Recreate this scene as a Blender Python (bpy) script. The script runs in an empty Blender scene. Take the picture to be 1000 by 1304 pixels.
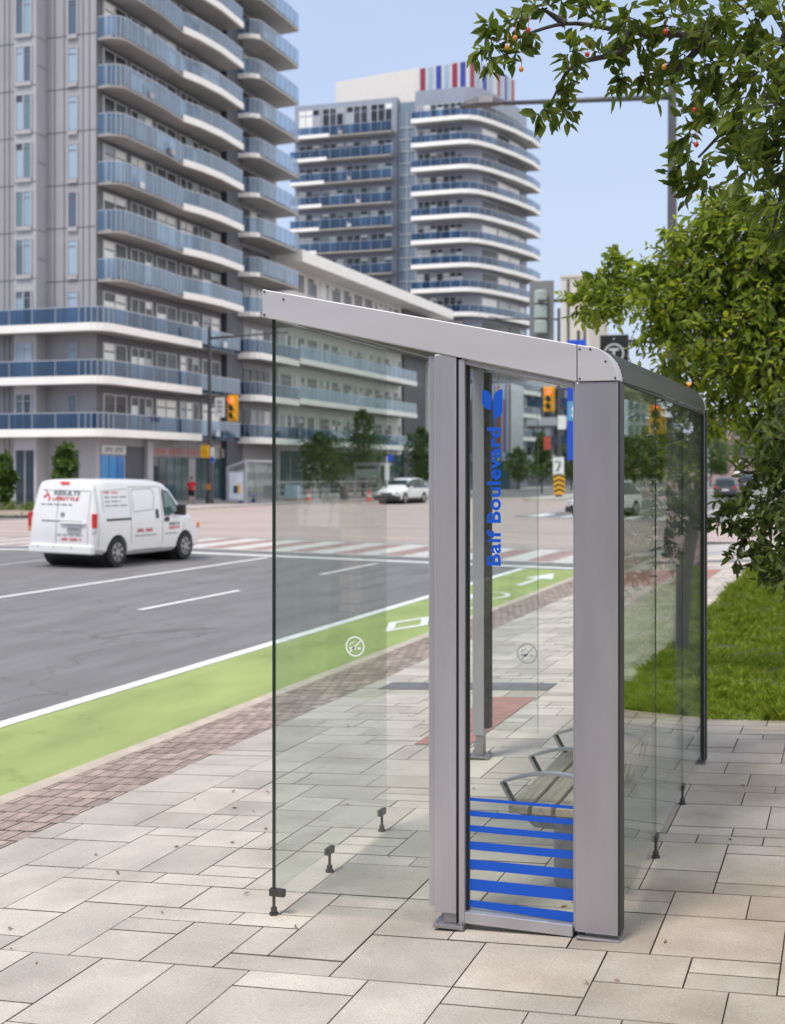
import bpy, bmesh, math, random
import numpy as np
from mathutils import Vector, Matrix
random.seed(7); rng = np.random.default_rng(7)
S = bpy.context.scene; COL = S.collection
R = math.radians
# ------------------------------------------------------------------ camera geometry (measured from the picture)
H, FPX, HZ = 2.05, 1700.0, 600.0
TH = math.atan(580 / FPX); sn, cs = math.sin(TH), math.cos(TH)
def ray(px): return (px - 500) / FPX
def at(px, py, Z):                       # point at camera depth Z
    u = ray(px); return Vector((Z * (-sn + u * cs), Z * (cs + u * sn), H + (HZ - py) / FPX * Z))
def onY(px, py, Y): return at(px, py, Y / (cs + ray(px) * sn))
def onX(px, py, X): return at(px, py, X / (-sn + ray(px) * cs))
def onG(px, py, z=0.0): return at(px, py, (H - z) * FPX / (py - HZ))
# ------------------------------------------------------------------ materials
MATS = {}
def mat(name, col, rough=0.6, metal=0.0, var=0.12, scale=3.0, bump=0.0, bscale=60.0, island=0.0, spec=0.5, stretch=None, detail=6, col2=None, alpha=1.0):
    if name in MATS: return MATS[name]
    m = bpy.data.materials.new(name); m.use_nodes = True
    nt = m.node_tree; N = nt.nodes; L = nt.links; b = N['Principled BSDF']
    b.inputs['Roughness'].default_value = rough; b.inputs['Metallic'].default_value = metal
    b.inputs['Specular IOR Level'].default_value = spec; b.inputs['Alpha'].default_value = alpha
    tc = N.new('ShaderNodeTexCoord'); mp = N.new('ShaderNodeMapping'); L.new(tc.outputs['Object'], mp.inputs[0])
    if stretch: mp.inputs['Scale'].default_value = stretch
    n = N.new('ShaderNodeTexNoise'); n.inputs['Scale'].default_value = scale; n.inputs['Detail'].default_value = detail
    L.new(mp.outputs[0], n.inputs['Vector'])
    mix = N.new('ShaderNodeMix'); mix.data_type = 'RGBA'
    c = tuple(col)
    mix.inputs[6].default_value = tuple(max(0, x * (1 - var)) for x in c) + (1,)
    mix.inputs[7].default_value = (tuple(min(1, x * (1 + var)) for x in c) if col2 is None else tuple(col2)) + (1,)
    cr = N.new('ShaderNodeMapRange'); cr.inputs[1].default_value = 0.3; cr.inputs[2].default_value = 0.7
    L.new(n.outputs[0], cr.inputs[0]); L.new(cr.outputs[0], mix.inputs[0])
    out = mix.outputs[2]
    if island:
        g = N.new('ShaderNodeNewGeometry'); hs = N.new('ShaderNodeHueSaturation')
        mr = N.new('ShaderNodeMapRange'); mr.inputs[3].default_value = 1 - island; mr.inputs[4].default_value = 1 + island
        L.new(g.outputs['Random Per Island'], mr.inputs[0]); L.new(mr.outputs[0], hs.inputs['Value'])
        L.new(out, hs.inputs['Color']); out = hs.outputs[0]
    L.new(out, b.inputs['Base Color'])
    if bump:
        n2 = N.new('ShaderNodeTexNoise'); n2.inputs['Scale'].default_value = bscale; n2.inputs['Detail'].default_value = 4
        L.new(tc.outputs['Object'], n2.inputs['Vector'])
        bp = N.new('ShaderNodeBump'); bp.inputs['Strength'].default_value = bump; bp.inputs['Distance'].default_value = 0.01
        L.new(n2.outputs[0], bp.inputs['Height']); L.new(bp.outputs[0], b.inputs['Normal'])
    MATS[name] = m; return m
def glass(name, tint, dust=0.03, refl=1.0, body=None):
    """thin pane: Schlick reflection over a tinted transparent body, a little dust"""
    m = bpy.data.materials.new(name); m.use_nodes = True
    nt = m.node_tree; N = nt.nodes; L = nt.links
    for n in list(N):
        if n.type == 'BSDF_PRINCIPLED': N.remove(n)
    out = [n for n in N if n.type == 'OUTPUT_MATERIAL'][0]
    g = N.new('ShaderNodeNewGeometry'); d = N.new('ShaderNodeVectorMath'); d.operation = 'DOT_PRODUCT'
    L.new(g.outputs['Incoming'], d.inputs[0]); L.new(g.outputs['Normal'], d.inputs[1])
    def mth(op, a, b=None):
        k = N.new('ShaderNodeMath'); k.operation = op
        for i, v in enumerate((a, b)):
            if v is None: continue
            if isinstance(v, (int, float)): k.inputs[i].default_value = v
            else: L.new(v, k.inputs[i])
        return k.outputs[0]
    c = mth('ABSOLUTE', d.outputs['Value']); f = mth('POWER', mth('SUBTRACT', 1.0, c), 5.0)
    f = mth('ADD', mth('MULTIPLY', f, 0.96 * refl), 0.04 * refl)
    tr = N.new('ShaderNodeBsdfTransparent'); tr.inputs[0].default_value = tuple(tint) + (1,)
    gl = N.new('ShaderNodeBsdfGlossy'); gl.inputs['Roughness'].default_value = 0.0; gl.inputs[0].default_value = (1, 1, 1, 1)
    df = N.new('ShaderNodeBsdfDiffuse'); df.inputs[0].default_value = tuple(body or (0.6, 0.63, 0.6)) + (1,)
    tc = N.new('ShaderNodeTexCoord'); no = N.new('ShaderNodeTexNoise'); no.inputs['Scale'].default_value = 2.2; no.inputs['Detail'].default_value = 8
    L.new(tc.outputs['Object'], no.inputs['Vector'])
    vo = N.new('ShaderNodeTexVoronoi'); vo.inputs['Scale'].default_value = 9.0; L.new(tc.outputs['Object'], vo.inputs['Vector'])
    sp = mth('LESS_THAN', vo.outputs['Distance'], 0.035)
    du = mth('MULTIPLY', mth('ADD', no.outputs[0], mth('MULTIPLY', sp, 4.0)), dust * 2) if body is None else mth('ADD', 0.0, dust)
    m1 = N.new('ShaderNodeMixShader'); L.new(du, m1.inputs[0]); L.new(tr.outputs[0], m1.inputs[1]); L.new(df.outputs[0], m1.inputs[2])
    m2 = N.new('ShaderNodeMixShader'); L.new(f, m2.inputs[0]); L.new(m1.outputs[0], m2.inputs[1]); L.new(gl.outputs[0], m2.inputs[2])
    L.new(m2.outputs[0], out.inputs[0]); MATS[name] = m; return m
def leafmat(name, col, col2, trans=0.35):
    m = bpy.data.materials.new(name); m.use_nodes = True
    nt = m.node_tree; N = nt.nodes; L = nt.links; b = N['Principled BSDF']; out = [n for n in N if n.type == 'OUTPUT_MATERIAL'][0]
    g = N.new('ShaderNodeNewGeometry'); mx = N.new('ShaderNodeMix'); mx.data_type = 'RGBA'
    mx.inputs[6].default_value = tuple(col) + (1,); mx.inputs[7].default_value = tuple(col2) + (1,)
    L.new(g.outputs['Random Per Island'], mx.inputs[0]); L.new(mx.outputs[2], b.inputs['Base Color'])
    b.inputs['Roughness'].default_value = 0.45; b.inputs['Specular IOR Level'].default_value = 0.4
    t = N.new('ShaderNodeBsdfTranslucent'); hs = N.new('ShaderNodeHueSaturation'); hs.inputs['Value'].default_value = 1.6; hs.inputs['Hue'].default_value = 0.48
    L.new(mx.outputs[2], hs.inputs['Color']); L.new(hs.outputs[0], t.inputs[0])
    ms = N.new('ShaderNodeMixShader'); ms.inputs[0].default_value = trans
    L.new(b.outputs[0], ms.inputs[1]); L.new(t.outputs[0], ms.inputs[2]); L.new(ms.outputs[0], out.inputs[0])
    MATS[name] = m; return m
def lampmat(name, col, strength):
    m = mat(name, col, 0.3); b = m.node_tree.nodes['Principled BSDF']
    b.inputs['Emission Color'].default_value = tuple(col) + (1,); b.inputs['Emission Strength'].default_value = strength
    return m
# ------------------------------------------------------------------ mesh builder
WP = {}                                  # world position of each object used as a parent
class MB:
    def __init__(s): s.v = []; s.f = []; s.mi = []; s.m = 0
    def add(s, vs, fs):
        o = len(s.v); s.v += [tuple(p) for p in vs]; s.f += [tuple(i + o for i in f) for f in fs]; s.mi += [s.m] * len(fs); return s
    def box(s, x0, x1, y0, y1, z0, z1):
        x0, x1 = min(x0, x1), max(x0, x1); y0, y1 = min(y0, y1), max(y0, y1); z0, z1 = min(z0, z1), max(z0, z1)
        return s.add([(x0,y0,z0),(x1,y0,z0),(x1,y1,z0),(x0,y1,z0),(x0,y0,z1),(x1,y0,z1),(x1,y1,z1),(x0,y1,z1)],
                     [(0,3,2,1),(4,5,6,7),(0,1,5,4),(1,2,6,5),(2,3,7,6),(3,0,4,7)])
    def prism(s, poly, a0, a1, axis='z'):      # polygon extruded along an axis
        n = len(poly)
        def pt(p, a): return {'z': (p[0], p[1], a), 'y': (p[0], a, p[1]), 'x': (a, p[0], p[1])}[axis]
        vs = [pt(p, a0) for p in poly] + [pt(p, a1) for p in poly]
        return s.add(vs, [tuple(range(n))[::-1], tuple(range(n, 2 * n))] + [(i, (i + 1) % n, n + (i + 1) % n, n + i) for i in range(n)])
    def tube(s, pts, r, seg=8, cap=True):
        pts = [Vector(p) for p in pts]; rs = r if isinstance(r, (list, tuple)) else [r] * len(pts)
        vs, fs = [], []; up = None
        for i, p in enumerate(pts):
            d = (pts[min(i + 1, len(pts) - 1)] - pts[max(i - 1, 0)]).normalized()
            if up is None: up = d.orthogonal().normalized()
            else:
                up = (up - d * up.dot(d)); up = up.normalized() if up.length > 1e-6 else d.orthogonal().normalized()
            w = d.cross(up)
            for k in range(seg):
                a = 2 * math.pi * k / seg; vs.append(p + (up * math.cos(a) + w * math.sin(a)) * rs[i])
        for i in range(len(pts) - 1):
            for k in range(seg):
                a, b = i * seg + k, i * seg + (k + 1) % seg; fs.append((a, b, b + seg, a + seg))
        if cap:
            fs.append(tuple(range(seg))[::-1]); fs.append(tuple(range((len(pts) - 1) * seg, len(pts) * seg)))
        return s.add(vs, fs)
    def lathe(s, prof, cx, cy, seg=20):         # (radius, z) profile round a vertical axis
        vs = [(cx + r * math.cos(2*math.pi*k/seg), cy + r * math.sin(2*math.pi*k/seg), z) for r, z in prof for k in range(seg)]
        fs = [(i*seg+k, i*seg+(k+1)%seg, (i+1)*seg+(k+1)%seg, (i+1)*seg+k) for i in range(len(prof)-1) for k in range(seg)]
        fs += [tuple(range(seg))[::-1], tuple(range((len(prof)-1)*seg, len(prof)*seg))]
        return s.add(vs, fs)
    def quad(s, a, b, c, d): return s.add([a, b, c, d], [(0, 1, 2, 3)])
    def build(s, name, m, parent=None, smooth=False, bevel=0.0, bseg=2, local=False):
        me = bpy.data.meshes.new(name); off = Vector((0, 0, 0)) if (local or parent is None) else WP[parent.name]
        me.from_pydata([(x - off.x, y - off.y, z - off.z) for x, y, z in s.v], [], s.f)
        for k in (m if isinstance(m, (list, tuple)) else [m]): me.materials.append(k)
        if isinstance(m, (list, tuple)): me.polygons.foreach_set('material_index', s.mi)
        if smooth: me.polygons.foreach_set('use_smooth', [True] * len(me.polygons))
        me.update(); o = bpy.data.objects.new(name, me); COL.objects.link(o)
        if parent is not None: o.parent = parent
        WP[o.name] = off
        if smooth == 'auto':
            me.polygons.foreach_set('use_smooth', [True] * len(me.polygons))
            try: me.set_sharp_from_angle(angle=R(38))
            except Exception: pass
        if bevel:
            b = o.modifiers.new('bev', 'BEVEL'); b.width = bevel; b.segments = bseg; b.limit_method = 'ANGLE'; b.angle_limit = R(40)
        return o
def tag(o, label=None, cat=None, group=None, kind=None):
    if label: o['label'] = label
    if cat: o['category'] = cat
    if group: o['group'] = group
    if kind: o['kind'] = kind
    return o
def thing(name, label, cat, loc=(0, 0, 0), group=None, rz=0.0):
    o = bpy.data.objects.new(name, None); COL.objects.link(o); o.location = loc; o.rotation_euler = (0, 0, rz); o.empty_display_size = 0.2
    WP[o.name] = Vector(loc); return tag(o, label, cat, group)
def copy_tree(o, parent=None):
    c = o.copy(); COL.objects.link(c)
    if parent is not None: c.parent = parent
    for ch in [x for x in bpy.data.objects if x.parent == o]: copy_tree(ch, c)
    return c
def struct(name, mb, m, **k): return tag(mb.build(name, m, **k), kind='structure')
def textmesh(txt, size, spacing=1.0, bold=0.0, depth=0.0):
    cu = bpy.data.curves.new('t', 'FONT'); cu.body = txt; cu.size = size; cu.offset = bold; cu.extrude = depth; cu.space_character = spacing; cu.resolution_u = 4
    o = bpy.data.objects.new('t', cu); COL.objects.link(o)
    dg = bpy.context.evaluated_depsgraph_get(); dg.update(); me = bpy.data.meshes.new_from_object(o.evaluated_get(dg))
    vs = [tuple(v.co) for v in me.vertices]; fs = [tuple(p.vertices) for p in me.polygons]
    bpy.data.objects.remove(o); bpy.data.curves.remove(cu); bpy.data.meshes.remove(me)
    return vs, fs
def text_on(mb, txt, size, fn, bold=0.0, width=None, spacing=1.0):
    """flat lettering laid on a surface: fn(u, v) -> point, u along the line, v up; centred on u when width given"""
    vs, fs = textmesh(txt, size, spacing, bold)
    x0 = min(v[0] for v in vs); x1 = max(v[0] for v in vs)
    k = 1.0 if width is None else width / (x1 - x0)
    return mb.add([fn((v[0] - x0) * k, v[1]) for v in vs], fs)
# ------------------------------------------------------------------ leaves
def leaf_arrays(P, D, size, wid=0.42, up=None):
    """P positions (n,3), D directions (n,3): six-vertex folded leaves"""
    n = len(P); D = D / np.linalg.norm(D, axis=1, keepdims=True)
    rv = rng.normal(size=(n, 3)) + np.array([0, 0, 1.2]); W = np.cross(D, rv); W /= np.linalg.norm(W, axis=1, keepdims=True) + 1e-9
    Nn = np.cross(W, D); s = (size * rng.uniform(0.65, 1.25, n))[:, None]
    w = s * wid * rng.uniform(0.8, 1.2, n)[:, None]; cv = s * rng.uniform(-0.18, 0.08, n)[:, None]; fo = w * 0.28
    b = P; l1 = P + D*s*.33 - W*w*.52 + Nn*fo; l2 = P + D*s*.68 - W*w*.38 + Nn*(fo*.8 + cv*.5); t = P + D*s + Nn*cv
    r2 = P + D*s*.68 + W*w*.38 + Nn*(fo*.8 + cv*.5); r1 = P + D*s*.33 + W*w*.52 + Nn*fo
    V = np.stack([b, l1, l2, t, r2, r1], 1).reshape(-1, 3)
    i = np.arange(n)[:, None] * 6
    F = np.concatenate([i + np.array([[0, 1, 2, 3]]), i + np.array([[0, 3, 4, 5]])], 1).reshape(-1, 4)
    return V, F
def np_mesh(name, V, F, m, parent=None, smooth=False):
    off = WP[parent.name] if parent is not None else Vector((0, 0, 0))
    V = V - np.array(off); k = F.shape[1]
    me = bpy.data.meshes.new(name); me.vertices.add(len(V)); me.vertices.foreach_set('co', V.astype(np.float32).ravel())
    me.loops.add(F.size); me.loops.foreach_set('vertex_index', F.astype(np.int32).ravel())
    me.polygons.add(len(F)); me.polygons.foreach_set('loop_start', np.arange(0, F.size, k, dtype=np.int32))
    me.materials.append(m); me.update(calc_edges=True); me.validate()
    o = bpy.data.objects.new(name, me); COL.objects.link(o)
    if parent is not None: o.parent = parent
    WP[o.name] = off; return o
def twig_leaves(c, r, nt, nl, size, tw=None, droop=0.25, outward=None):
    """leafy twigs filling a blob: returns leaf positions and directions"""
    P, D = [], []
    for _ in range(nt):
        d = rng.normal(size=3); d /= np.linalg.norm(d)
        st = np.array(c) + d * r * rng.uniform(0.0, 0.75) * np.array([1, 1, 0.8])
        g = rng.normal(size=3) * 0.8 + d * 0.8; g /= np.linalg.norm(g); ln = r * rng.uniform(0.5, 0.9)
        pts = []
        for k in range(nl):
            t = k / max(1, nl - 1); p = st + g * ln * t + np.array([0, 0, -droop * ln * t * t])
            side = np.cross(g, rng.normal(size=3)); side /= np.linalg.norm(side) + 1e-9
            P.append(p); D.append(g * 0.7 + side * 0.9 + np.array([0, 0, -droop * 1.3])); pts.append(p)
        if tw is not None: tw.tube([pts[0], pts[len(pts)//2], pts[-1]], [size*.05, size*.04, size*.02], 4, False)
    return P, D
# ------------------------------------------------------------------ setting
def zs(x): return 0.045 * (x + 2.5)          # the pavement falls towards the kerb
ZR = -0.158
M_asph = mat('asphalt', (0.20, 0.192, 0.19), 0.9, var=0.17, scale=1.5, stretch=(1.6, 0.3, 1), bump=0.5, bscale=220, detail=8)
M_pink = mat('red_asphalt', (0.44, 0.355, 0.32), 0.9, var=0.14, scale=0.5, stretch=(0.12, 1.6, 1), bump=0.3, bscale=160, detail=8)
M_cross = mat('crosswalk_red', (0.36, 0.235, 0.215), 0.85, var=0.2, scale=3, detail=8)
M_green = mat('green_lane', (0.31, 0.375, 0.125), 0.85, var=0.16, scale=1.3, stretch=(1.5, 0.5, 1), bump=0.3, bscale=150, detail=9)
M_white = mat('road_paint', (0.78, 0.77, 0.74), 0.7, var=0.10, scale=9, detail=8)
M_kerb = mat('kerb_concrete', (0.52, 0.44, 0.35), 0.85, var=0.12, scale=6)
M_conc = mat('far_concrete', (0.50, 0.46, 0.42), 0.85, var=0.1, scale=1.5)
M_slab = mat('paving_slab', (0.55, 0.487, 0.418), 0.8, var=0.13, scale=2.6, bump=0.28, bscale=130, island=0.15, detail=10)
def stain_and_shade(m):        # leaf stains, with tree shade painted in as a darkening to the right
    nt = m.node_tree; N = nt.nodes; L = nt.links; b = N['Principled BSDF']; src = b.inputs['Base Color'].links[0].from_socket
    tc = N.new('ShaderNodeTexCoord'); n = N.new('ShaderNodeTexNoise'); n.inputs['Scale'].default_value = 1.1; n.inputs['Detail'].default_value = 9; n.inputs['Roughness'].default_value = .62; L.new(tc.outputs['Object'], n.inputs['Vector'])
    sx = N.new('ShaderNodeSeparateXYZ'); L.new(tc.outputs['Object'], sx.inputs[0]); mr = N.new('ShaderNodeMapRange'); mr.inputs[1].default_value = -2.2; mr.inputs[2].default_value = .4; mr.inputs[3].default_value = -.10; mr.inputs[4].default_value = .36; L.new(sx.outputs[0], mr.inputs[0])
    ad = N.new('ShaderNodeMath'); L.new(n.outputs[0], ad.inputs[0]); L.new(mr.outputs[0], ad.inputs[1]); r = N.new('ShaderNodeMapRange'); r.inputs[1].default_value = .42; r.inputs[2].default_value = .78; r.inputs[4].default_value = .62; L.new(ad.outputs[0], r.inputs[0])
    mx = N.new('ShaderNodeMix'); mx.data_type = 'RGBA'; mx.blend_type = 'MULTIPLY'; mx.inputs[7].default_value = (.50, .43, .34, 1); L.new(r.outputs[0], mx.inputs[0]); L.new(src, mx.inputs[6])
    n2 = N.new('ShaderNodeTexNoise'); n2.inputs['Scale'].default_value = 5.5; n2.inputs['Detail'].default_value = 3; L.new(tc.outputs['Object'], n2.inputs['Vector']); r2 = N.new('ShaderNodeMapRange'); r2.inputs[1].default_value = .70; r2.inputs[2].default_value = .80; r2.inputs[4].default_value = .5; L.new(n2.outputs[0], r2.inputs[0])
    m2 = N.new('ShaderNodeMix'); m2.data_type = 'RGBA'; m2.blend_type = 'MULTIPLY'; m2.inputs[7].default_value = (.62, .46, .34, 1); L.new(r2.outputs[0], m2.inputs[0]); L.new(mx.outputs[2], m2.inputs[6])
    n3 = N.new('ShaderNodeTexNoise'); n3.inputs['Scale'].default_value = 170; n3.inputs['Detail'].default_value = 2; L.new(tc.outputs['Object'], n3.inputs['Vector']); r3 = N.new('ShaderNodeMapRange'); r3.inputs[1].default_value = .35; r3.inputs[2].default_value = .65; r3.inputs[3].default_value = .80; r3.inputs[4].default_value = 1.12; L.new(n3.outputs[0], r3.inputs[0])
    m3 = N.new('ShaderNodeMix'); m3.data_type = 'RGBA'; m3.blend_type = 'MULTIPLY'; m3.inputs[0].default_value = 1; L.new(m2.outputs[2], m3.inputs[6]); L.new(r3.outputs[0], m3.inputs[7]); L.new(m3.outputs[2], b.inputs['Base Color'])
stain_and_shade(M_slab)
M_joint = mat('joint_sand', (0.05, 0.04, 0.03), 0.95, var=0.2, scale=.8, col2=(.27, .215, .165), detail=8)
M_brick = mat('paver_brick', (0.36, 0.275, 0.23), 0.85, var=0.22, scale=8, island=0.22, bump=0.2)
M_redpv = mat('red_paver', (0.40, 0.20, 0.165), 0.85, var=0.15, scale=6, island=0.06, bump=0.2)
M_grypv = mat('grey_paver', (0.17, 0.165, 0.175), 0.85, var=0.15, scale=6, bump=0.2)
M_soil = mat('soil', (0.06, 0.05, 0.03), 0.95, var=0.3, scale=8)
def wear(m, scale, lo, hi, col, crack=False):       # scuffs and hairline cracks of the road surface
    nt = m.node_tree; N = nt.nodes; L = nt.links; b = N['Principled BSDF']; src = b.inputs['Base Color'].links[0].from_socket
    tc = N.new('ShaderNodeTexCoord'); n = N.new('ShaderNodeTexNoise'); n.inputs['Scale'].default_value = scale; n.inputs['Detail'].default_value = 8; n.inputs['Roughness'].default_value = .65; L.new(tc.outputs['Object'], n.inputs['Vector'])
    r = N.new('ShaderNodeMapRange'); r.inputs[1].default_value = lo; r.inputs[2].default_value = hi; L.new(n.outputs[0], r.inputs[0]); f = r.outputs[0]
    if crack:
        v = N.new('ShaderNodeTexVoronoi'); v.feature = 'DISTANCE_TO_EDGE'; v.inputs['Scale'].default_value = .22
        ds = N.new('ShaderNodeVectorMath'); ds.operation = 'MULTIPLY_ADD'; L.new(n.outputs['Color'], ds.inputs[0]); ds.inputs[1].default_value = (1.6, 1.6, 0); L.new(tc.outputs['Object'], ds.inputs[2]); L.new(ds.outputs[0], v.inputs['Vector'])
        lt = N.new('ShaderNodeMapRange'); lt.inputs[1].default_value = .0; lt.inputs[2].default_value = .006; lt.inputs[3].default_value = .9; lt.inputs[4].default_value = 0; L.new(v.outputs['Distance'], lt.inputs[0])
        mxm = N.new('ShaderNodeMath'); mxm.operation = 'MAXIMUM'; L.new(f, mxm.inputs[0]); L.new(lt.outputs[0], mxm.inputs[1]); f = mxm.outputs[0]
    mx = N.new('ShaderNodeMix'); mx.data_type = 'RGBA'; mx.blend_type = 'MULTIPLY'; L.new(f, mx.inputs[0]); L.new(src, mx.inputs[6]); mx.inputs[7].default_value = tuple(col) + (1,); L.new(mx.outputs[2], b.inputs['Base Color'])
wear(M_asph, .9, .60, .78, (.66, .64, .62), True); wear(M_green, 1.9, .60, .70, (.74, .74, .70)); wear(M_pink, .35, .55, .75, (.82, .80, .79)); wear(M_white, 3.0, .55, .7, (.80, .79, .77))
struct('ground', MB().box(-1500, 1500, -300, 2500, -0.6, -0.20), mat('ground_earth', (0.20, 0.19, 0.175), 0.95, scale=0.05))
def zr(x):
    if x > -5.36: return ZR
    return ZR + 0.018 * (-5.36 - x) if x > -17 else 0.0515 - 0.013 * (-17 - x)     # the road is cambered
def sheet(mb, x0, x1, y0, y1, off):
    cuts = [x0] + [c for c in (-17, -5.36) if x0 < c < x1] + [x1]
    for a, b in zip(cuts[:-1], cuts[1:]): mb.add([(a, y0, zr(a) + off), (b, y0, zr(b) + off), (b, y1, zr(b) + off), (a, y1, zr(a) + off)], [(0, 1, 2, 3)])
    return mb
struct('roadway', sheet(MB(), -36, -5.22, -60, 900, 0), M_asph)
mb = sheet(MB(), -36, 60, 42.5, 58, 0.004); sheet(mb, -36, -14.2, 58, 104, 0.004); sheet(mb, -36, -5.22, 36.6, 42.5, 0.004); sheet(mb, -110, -36, 37, 60, 0.004)
struct('intersection_road', mb, M_pink)
struct('cycle_lane', sheet(MB(), -6.80, -5.36, -30, 29.2, 0.004), M_green)
mk = MB()
def strip(x0, x1, y0, y1): sheet(mk, x0, x1, y0, y1, 0.009)
strip(-6.96, -6.80, -30, 29.2)
for k in range(-4, 2): strip(-10.27, -10.15, 18.0 + 7.35 * k, 21.5 + 7.35 * k)
strip(-13.18, -13.04, -30, 29.2); strip(-17.1, -17.0, -30, 29.2)
strip(-34, -5.5, 29.5, 29.95); strip(-36, -5.36, 31.25, 31.45); strip(-36, -5.36, 35.95, 36.15)
for k in range(8): strip(-10.3, -10.18, 62 + 8 * k, 65.5 + 8 * k)
strip(-14, -13.85, 60, 200); strip(-7.0, -6.86, 60, 200); strip(-14, -5.5, 59.0, 59.5)
for k in range(6): strip(-13.8 + 1.4 * k, -13.2 + 1.4 * k, 59.7, 63.2)
# empty box mark, cycle symbol and arrow on the green lane
def frame(x0, x1, y0, y1, w):
    strip(x0, x0 + w, y0, y1); strip(x1 - w, x1, y0, y1); strip(x0 + w, x1 - w, y0, y0 + w * 2); strip(x0 + w, x1 - w, y1 - w * 2, y1)
def dia(s): return [(-5.97 + s*.29*math.cos(a), 18.2 + s*1.0*math.sin(a)) for a in (0, math.pi/2, math.pi, math.pi*1.5)]
a_, b_ = dia(1.0), dia(.62)
mk.add([(x, y, zr(x) + .009) for x, y in a_ + b_], [(i, (i+1) % 4, 4 + (i+1) % 4, 4 + i) for i in range(4)])
def ribbon(pts, w):
    n = len(pts); vs = []
    for i, p in enumerate(pts):
        d = Vector((pts[min(i+1, n-1)][0] - pts[max(i-1, 0)][0], pts[min(i+1, n-1)][1] - pts[max(i-1, 0)][1])).normalized(); q = Vector((-d.y, d.x)) * w
        vs += [(p[0] + s * q.x, p[1] + s * q.y, zr(p[0] + s * q.x) + .009) for s in (1, -1)]
    mk.add(vs, [(2*i, 2*i+1, 2*i+3, 2*i+2) for i in range(n - 1)])
ribbon([(-5.97 + 0.30 * math.cos(a), 20.9 + 0.62 * math.sin(a)) for a in np.linspace(0, 6.28, 18)], .045)
ribbon([(-5.97 + 0.30 * math.cos(a), 22.8 + 0.62 * math.sin(a)) for a in np.linspace(0, 6.28, 18)], .045)
ribbon([(-5.97, 20.9), (-6.2, 21.8), (-5.97, 22.7)], .04)
strip(-6.03, -5.91, 25.0, 26.8); mk.add([(x, y, zr(x) + .009) for x, y in ((-6.27, 26.7), (-5.67, 26.7), (-5.97, 28.2))], [(0, 1, 2)])
struct('road_markings', mk, M_white)
mr = MB(); mw = MB(); k = 0; x = -35.5
while x < -5.6:
    sheet(mr if k % 2 else mw, x, x + 0.62, 31.5, 35.9, .0085); x += 0.625; k += 1
struct('crosswalk', mw, mat('worn_paint', (0.60, 0.57, 0.53), 0.75, var=0.14, scale=5, detail=8)); struct('crosswalk_red', mr, M_cross)
# kerb and the strip of brick
kb = MB(); NK = 12
kpts = [(-5.22, -30), (-5.22, 34.5)] + [(0.8 - 6.02 * math.cos(a), 34.5 + 6.5 * math.sin(a)) for a in np.linspace(0.15, math.pi / 2, 10)] + [(60, 41.0)]
for (x0, y0), (x1, y1) in zip(kpts[:-1], kpts[1:]):
    d = Vector((x1 - x0, y1 - y0)).normalized(); n = Vector((-d.y, d.x)) * 0.14; ko = zs(-5.2)
    p = [(x0, y0), (x1, y1), (x1 + n.x, y1 + n.y), (x0 + n.x, y0 + n.y)]
    kb.prism(p[::-1], -0.25, ko)
struct('kerb', kb, M_kerb)
# pavement bed, then the slabs as single stones on it
bed = MB()
bed.add([(-5.22, -30, zs(-5.22) - .012), (12, -30, zs(12) - .012), (12, 34, zs(12) - .012), (-5.22, 34, zs(-5.22) - .012)], [(0, 1, 2, 3)])
struct('pavement_bed', bed, M_joint)
cor = MB(); pl = [(p[0], p[1], zs(p[0]) - .002) for p in kpts[1:-1]] + [(12, 41.0, zs(12)), (12, 34.0, zs(12))] + [(-5.22, 34.0, zs(-5.22) - .002)]
cor.add(pl, [tuple(range(len(pl)))[::-1]]); struct('corner_pavement', cor, M_conc)
struct('behind_pavement', MB().add([(-4.55, -30, zs(-4.55)), (12, -30, zs(12)), (12, 2.4, zs(12)), (-4.55, 2.4, zs(-4.55))], [(0, 1, 2, 3)]), mat('behind_paver', (.22, .18, .15), .85, scale=4))  # unseen paving, coloured dark to weaken its reflection in the panes
REDS = [(-3.12, -2.68, 9.65, 11.9), (-3.1, -2.5, 24.6, 28.6), (-4.4, -3.3, 24.6, 28.6)]; GRYS = [(-4.35, -2.66, 12.3, 12.75), (-4.4, -1.9, 30.9, 31.8)]
def slab(mb, x0, x1, y0, y1, g=0.0023, dz=0.0):
    b = 0.0015; g *= random.uniform(.5, 1.1); x0 += g; x1 -= g; y0 += g * 1.9; y1 -= g * 1.9; t = random.uniform(-0.0012, 0.0012) + dz
    tp = [(x0 + b, y0 + b), (x1 - b, y0 + b), (x1 - b, y1 - b), (x0 + b, y1 - b)]; lo = [(x0, y0), (x1, y0), (x1, y1), (x0, y1)]
    vs = [(p[0], p[1], zs(p[0]) + t) for p in tp] + [(p[0], p[1], zs(p[0]) - 0.013) for p in lo]
    mb.m = 0; mb.add(vs, [(0, 1, 2, 3)]); n_ = len(mb.v) - 8; mb.m = 1; mb.f += [(n_ + 4 + i, n_ + 4 + (i + 1) % 4, n_ + (i + 1) % 4, n_ + i) for i in range(4)]; mb.mi += [1] * 4; mb.m = 0
U = 0.172; X0, Y0 = -4.55, 2.4; NX, NY = 53, 184
used = np.zeros((NX, NY), bool); sl = MB()
def blocked(x0, x1, y0, y1):
    for a in REDS + GRYS:
        if x0 < a[1] and x1 > a[0] and y0 < a[3] and y1 > a[2]: return True
    return x0 > -1.95 and y0 > 11.0
SZ = [(3, 3)] * 4 + [(2, 3)] * 4 + [(3, 2)] * 3 + [(2, 4)] * 3 + [(2, 2)] * 2 + [(1, 3), (1, 2), (2, 1), (3, 1)]
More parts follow.
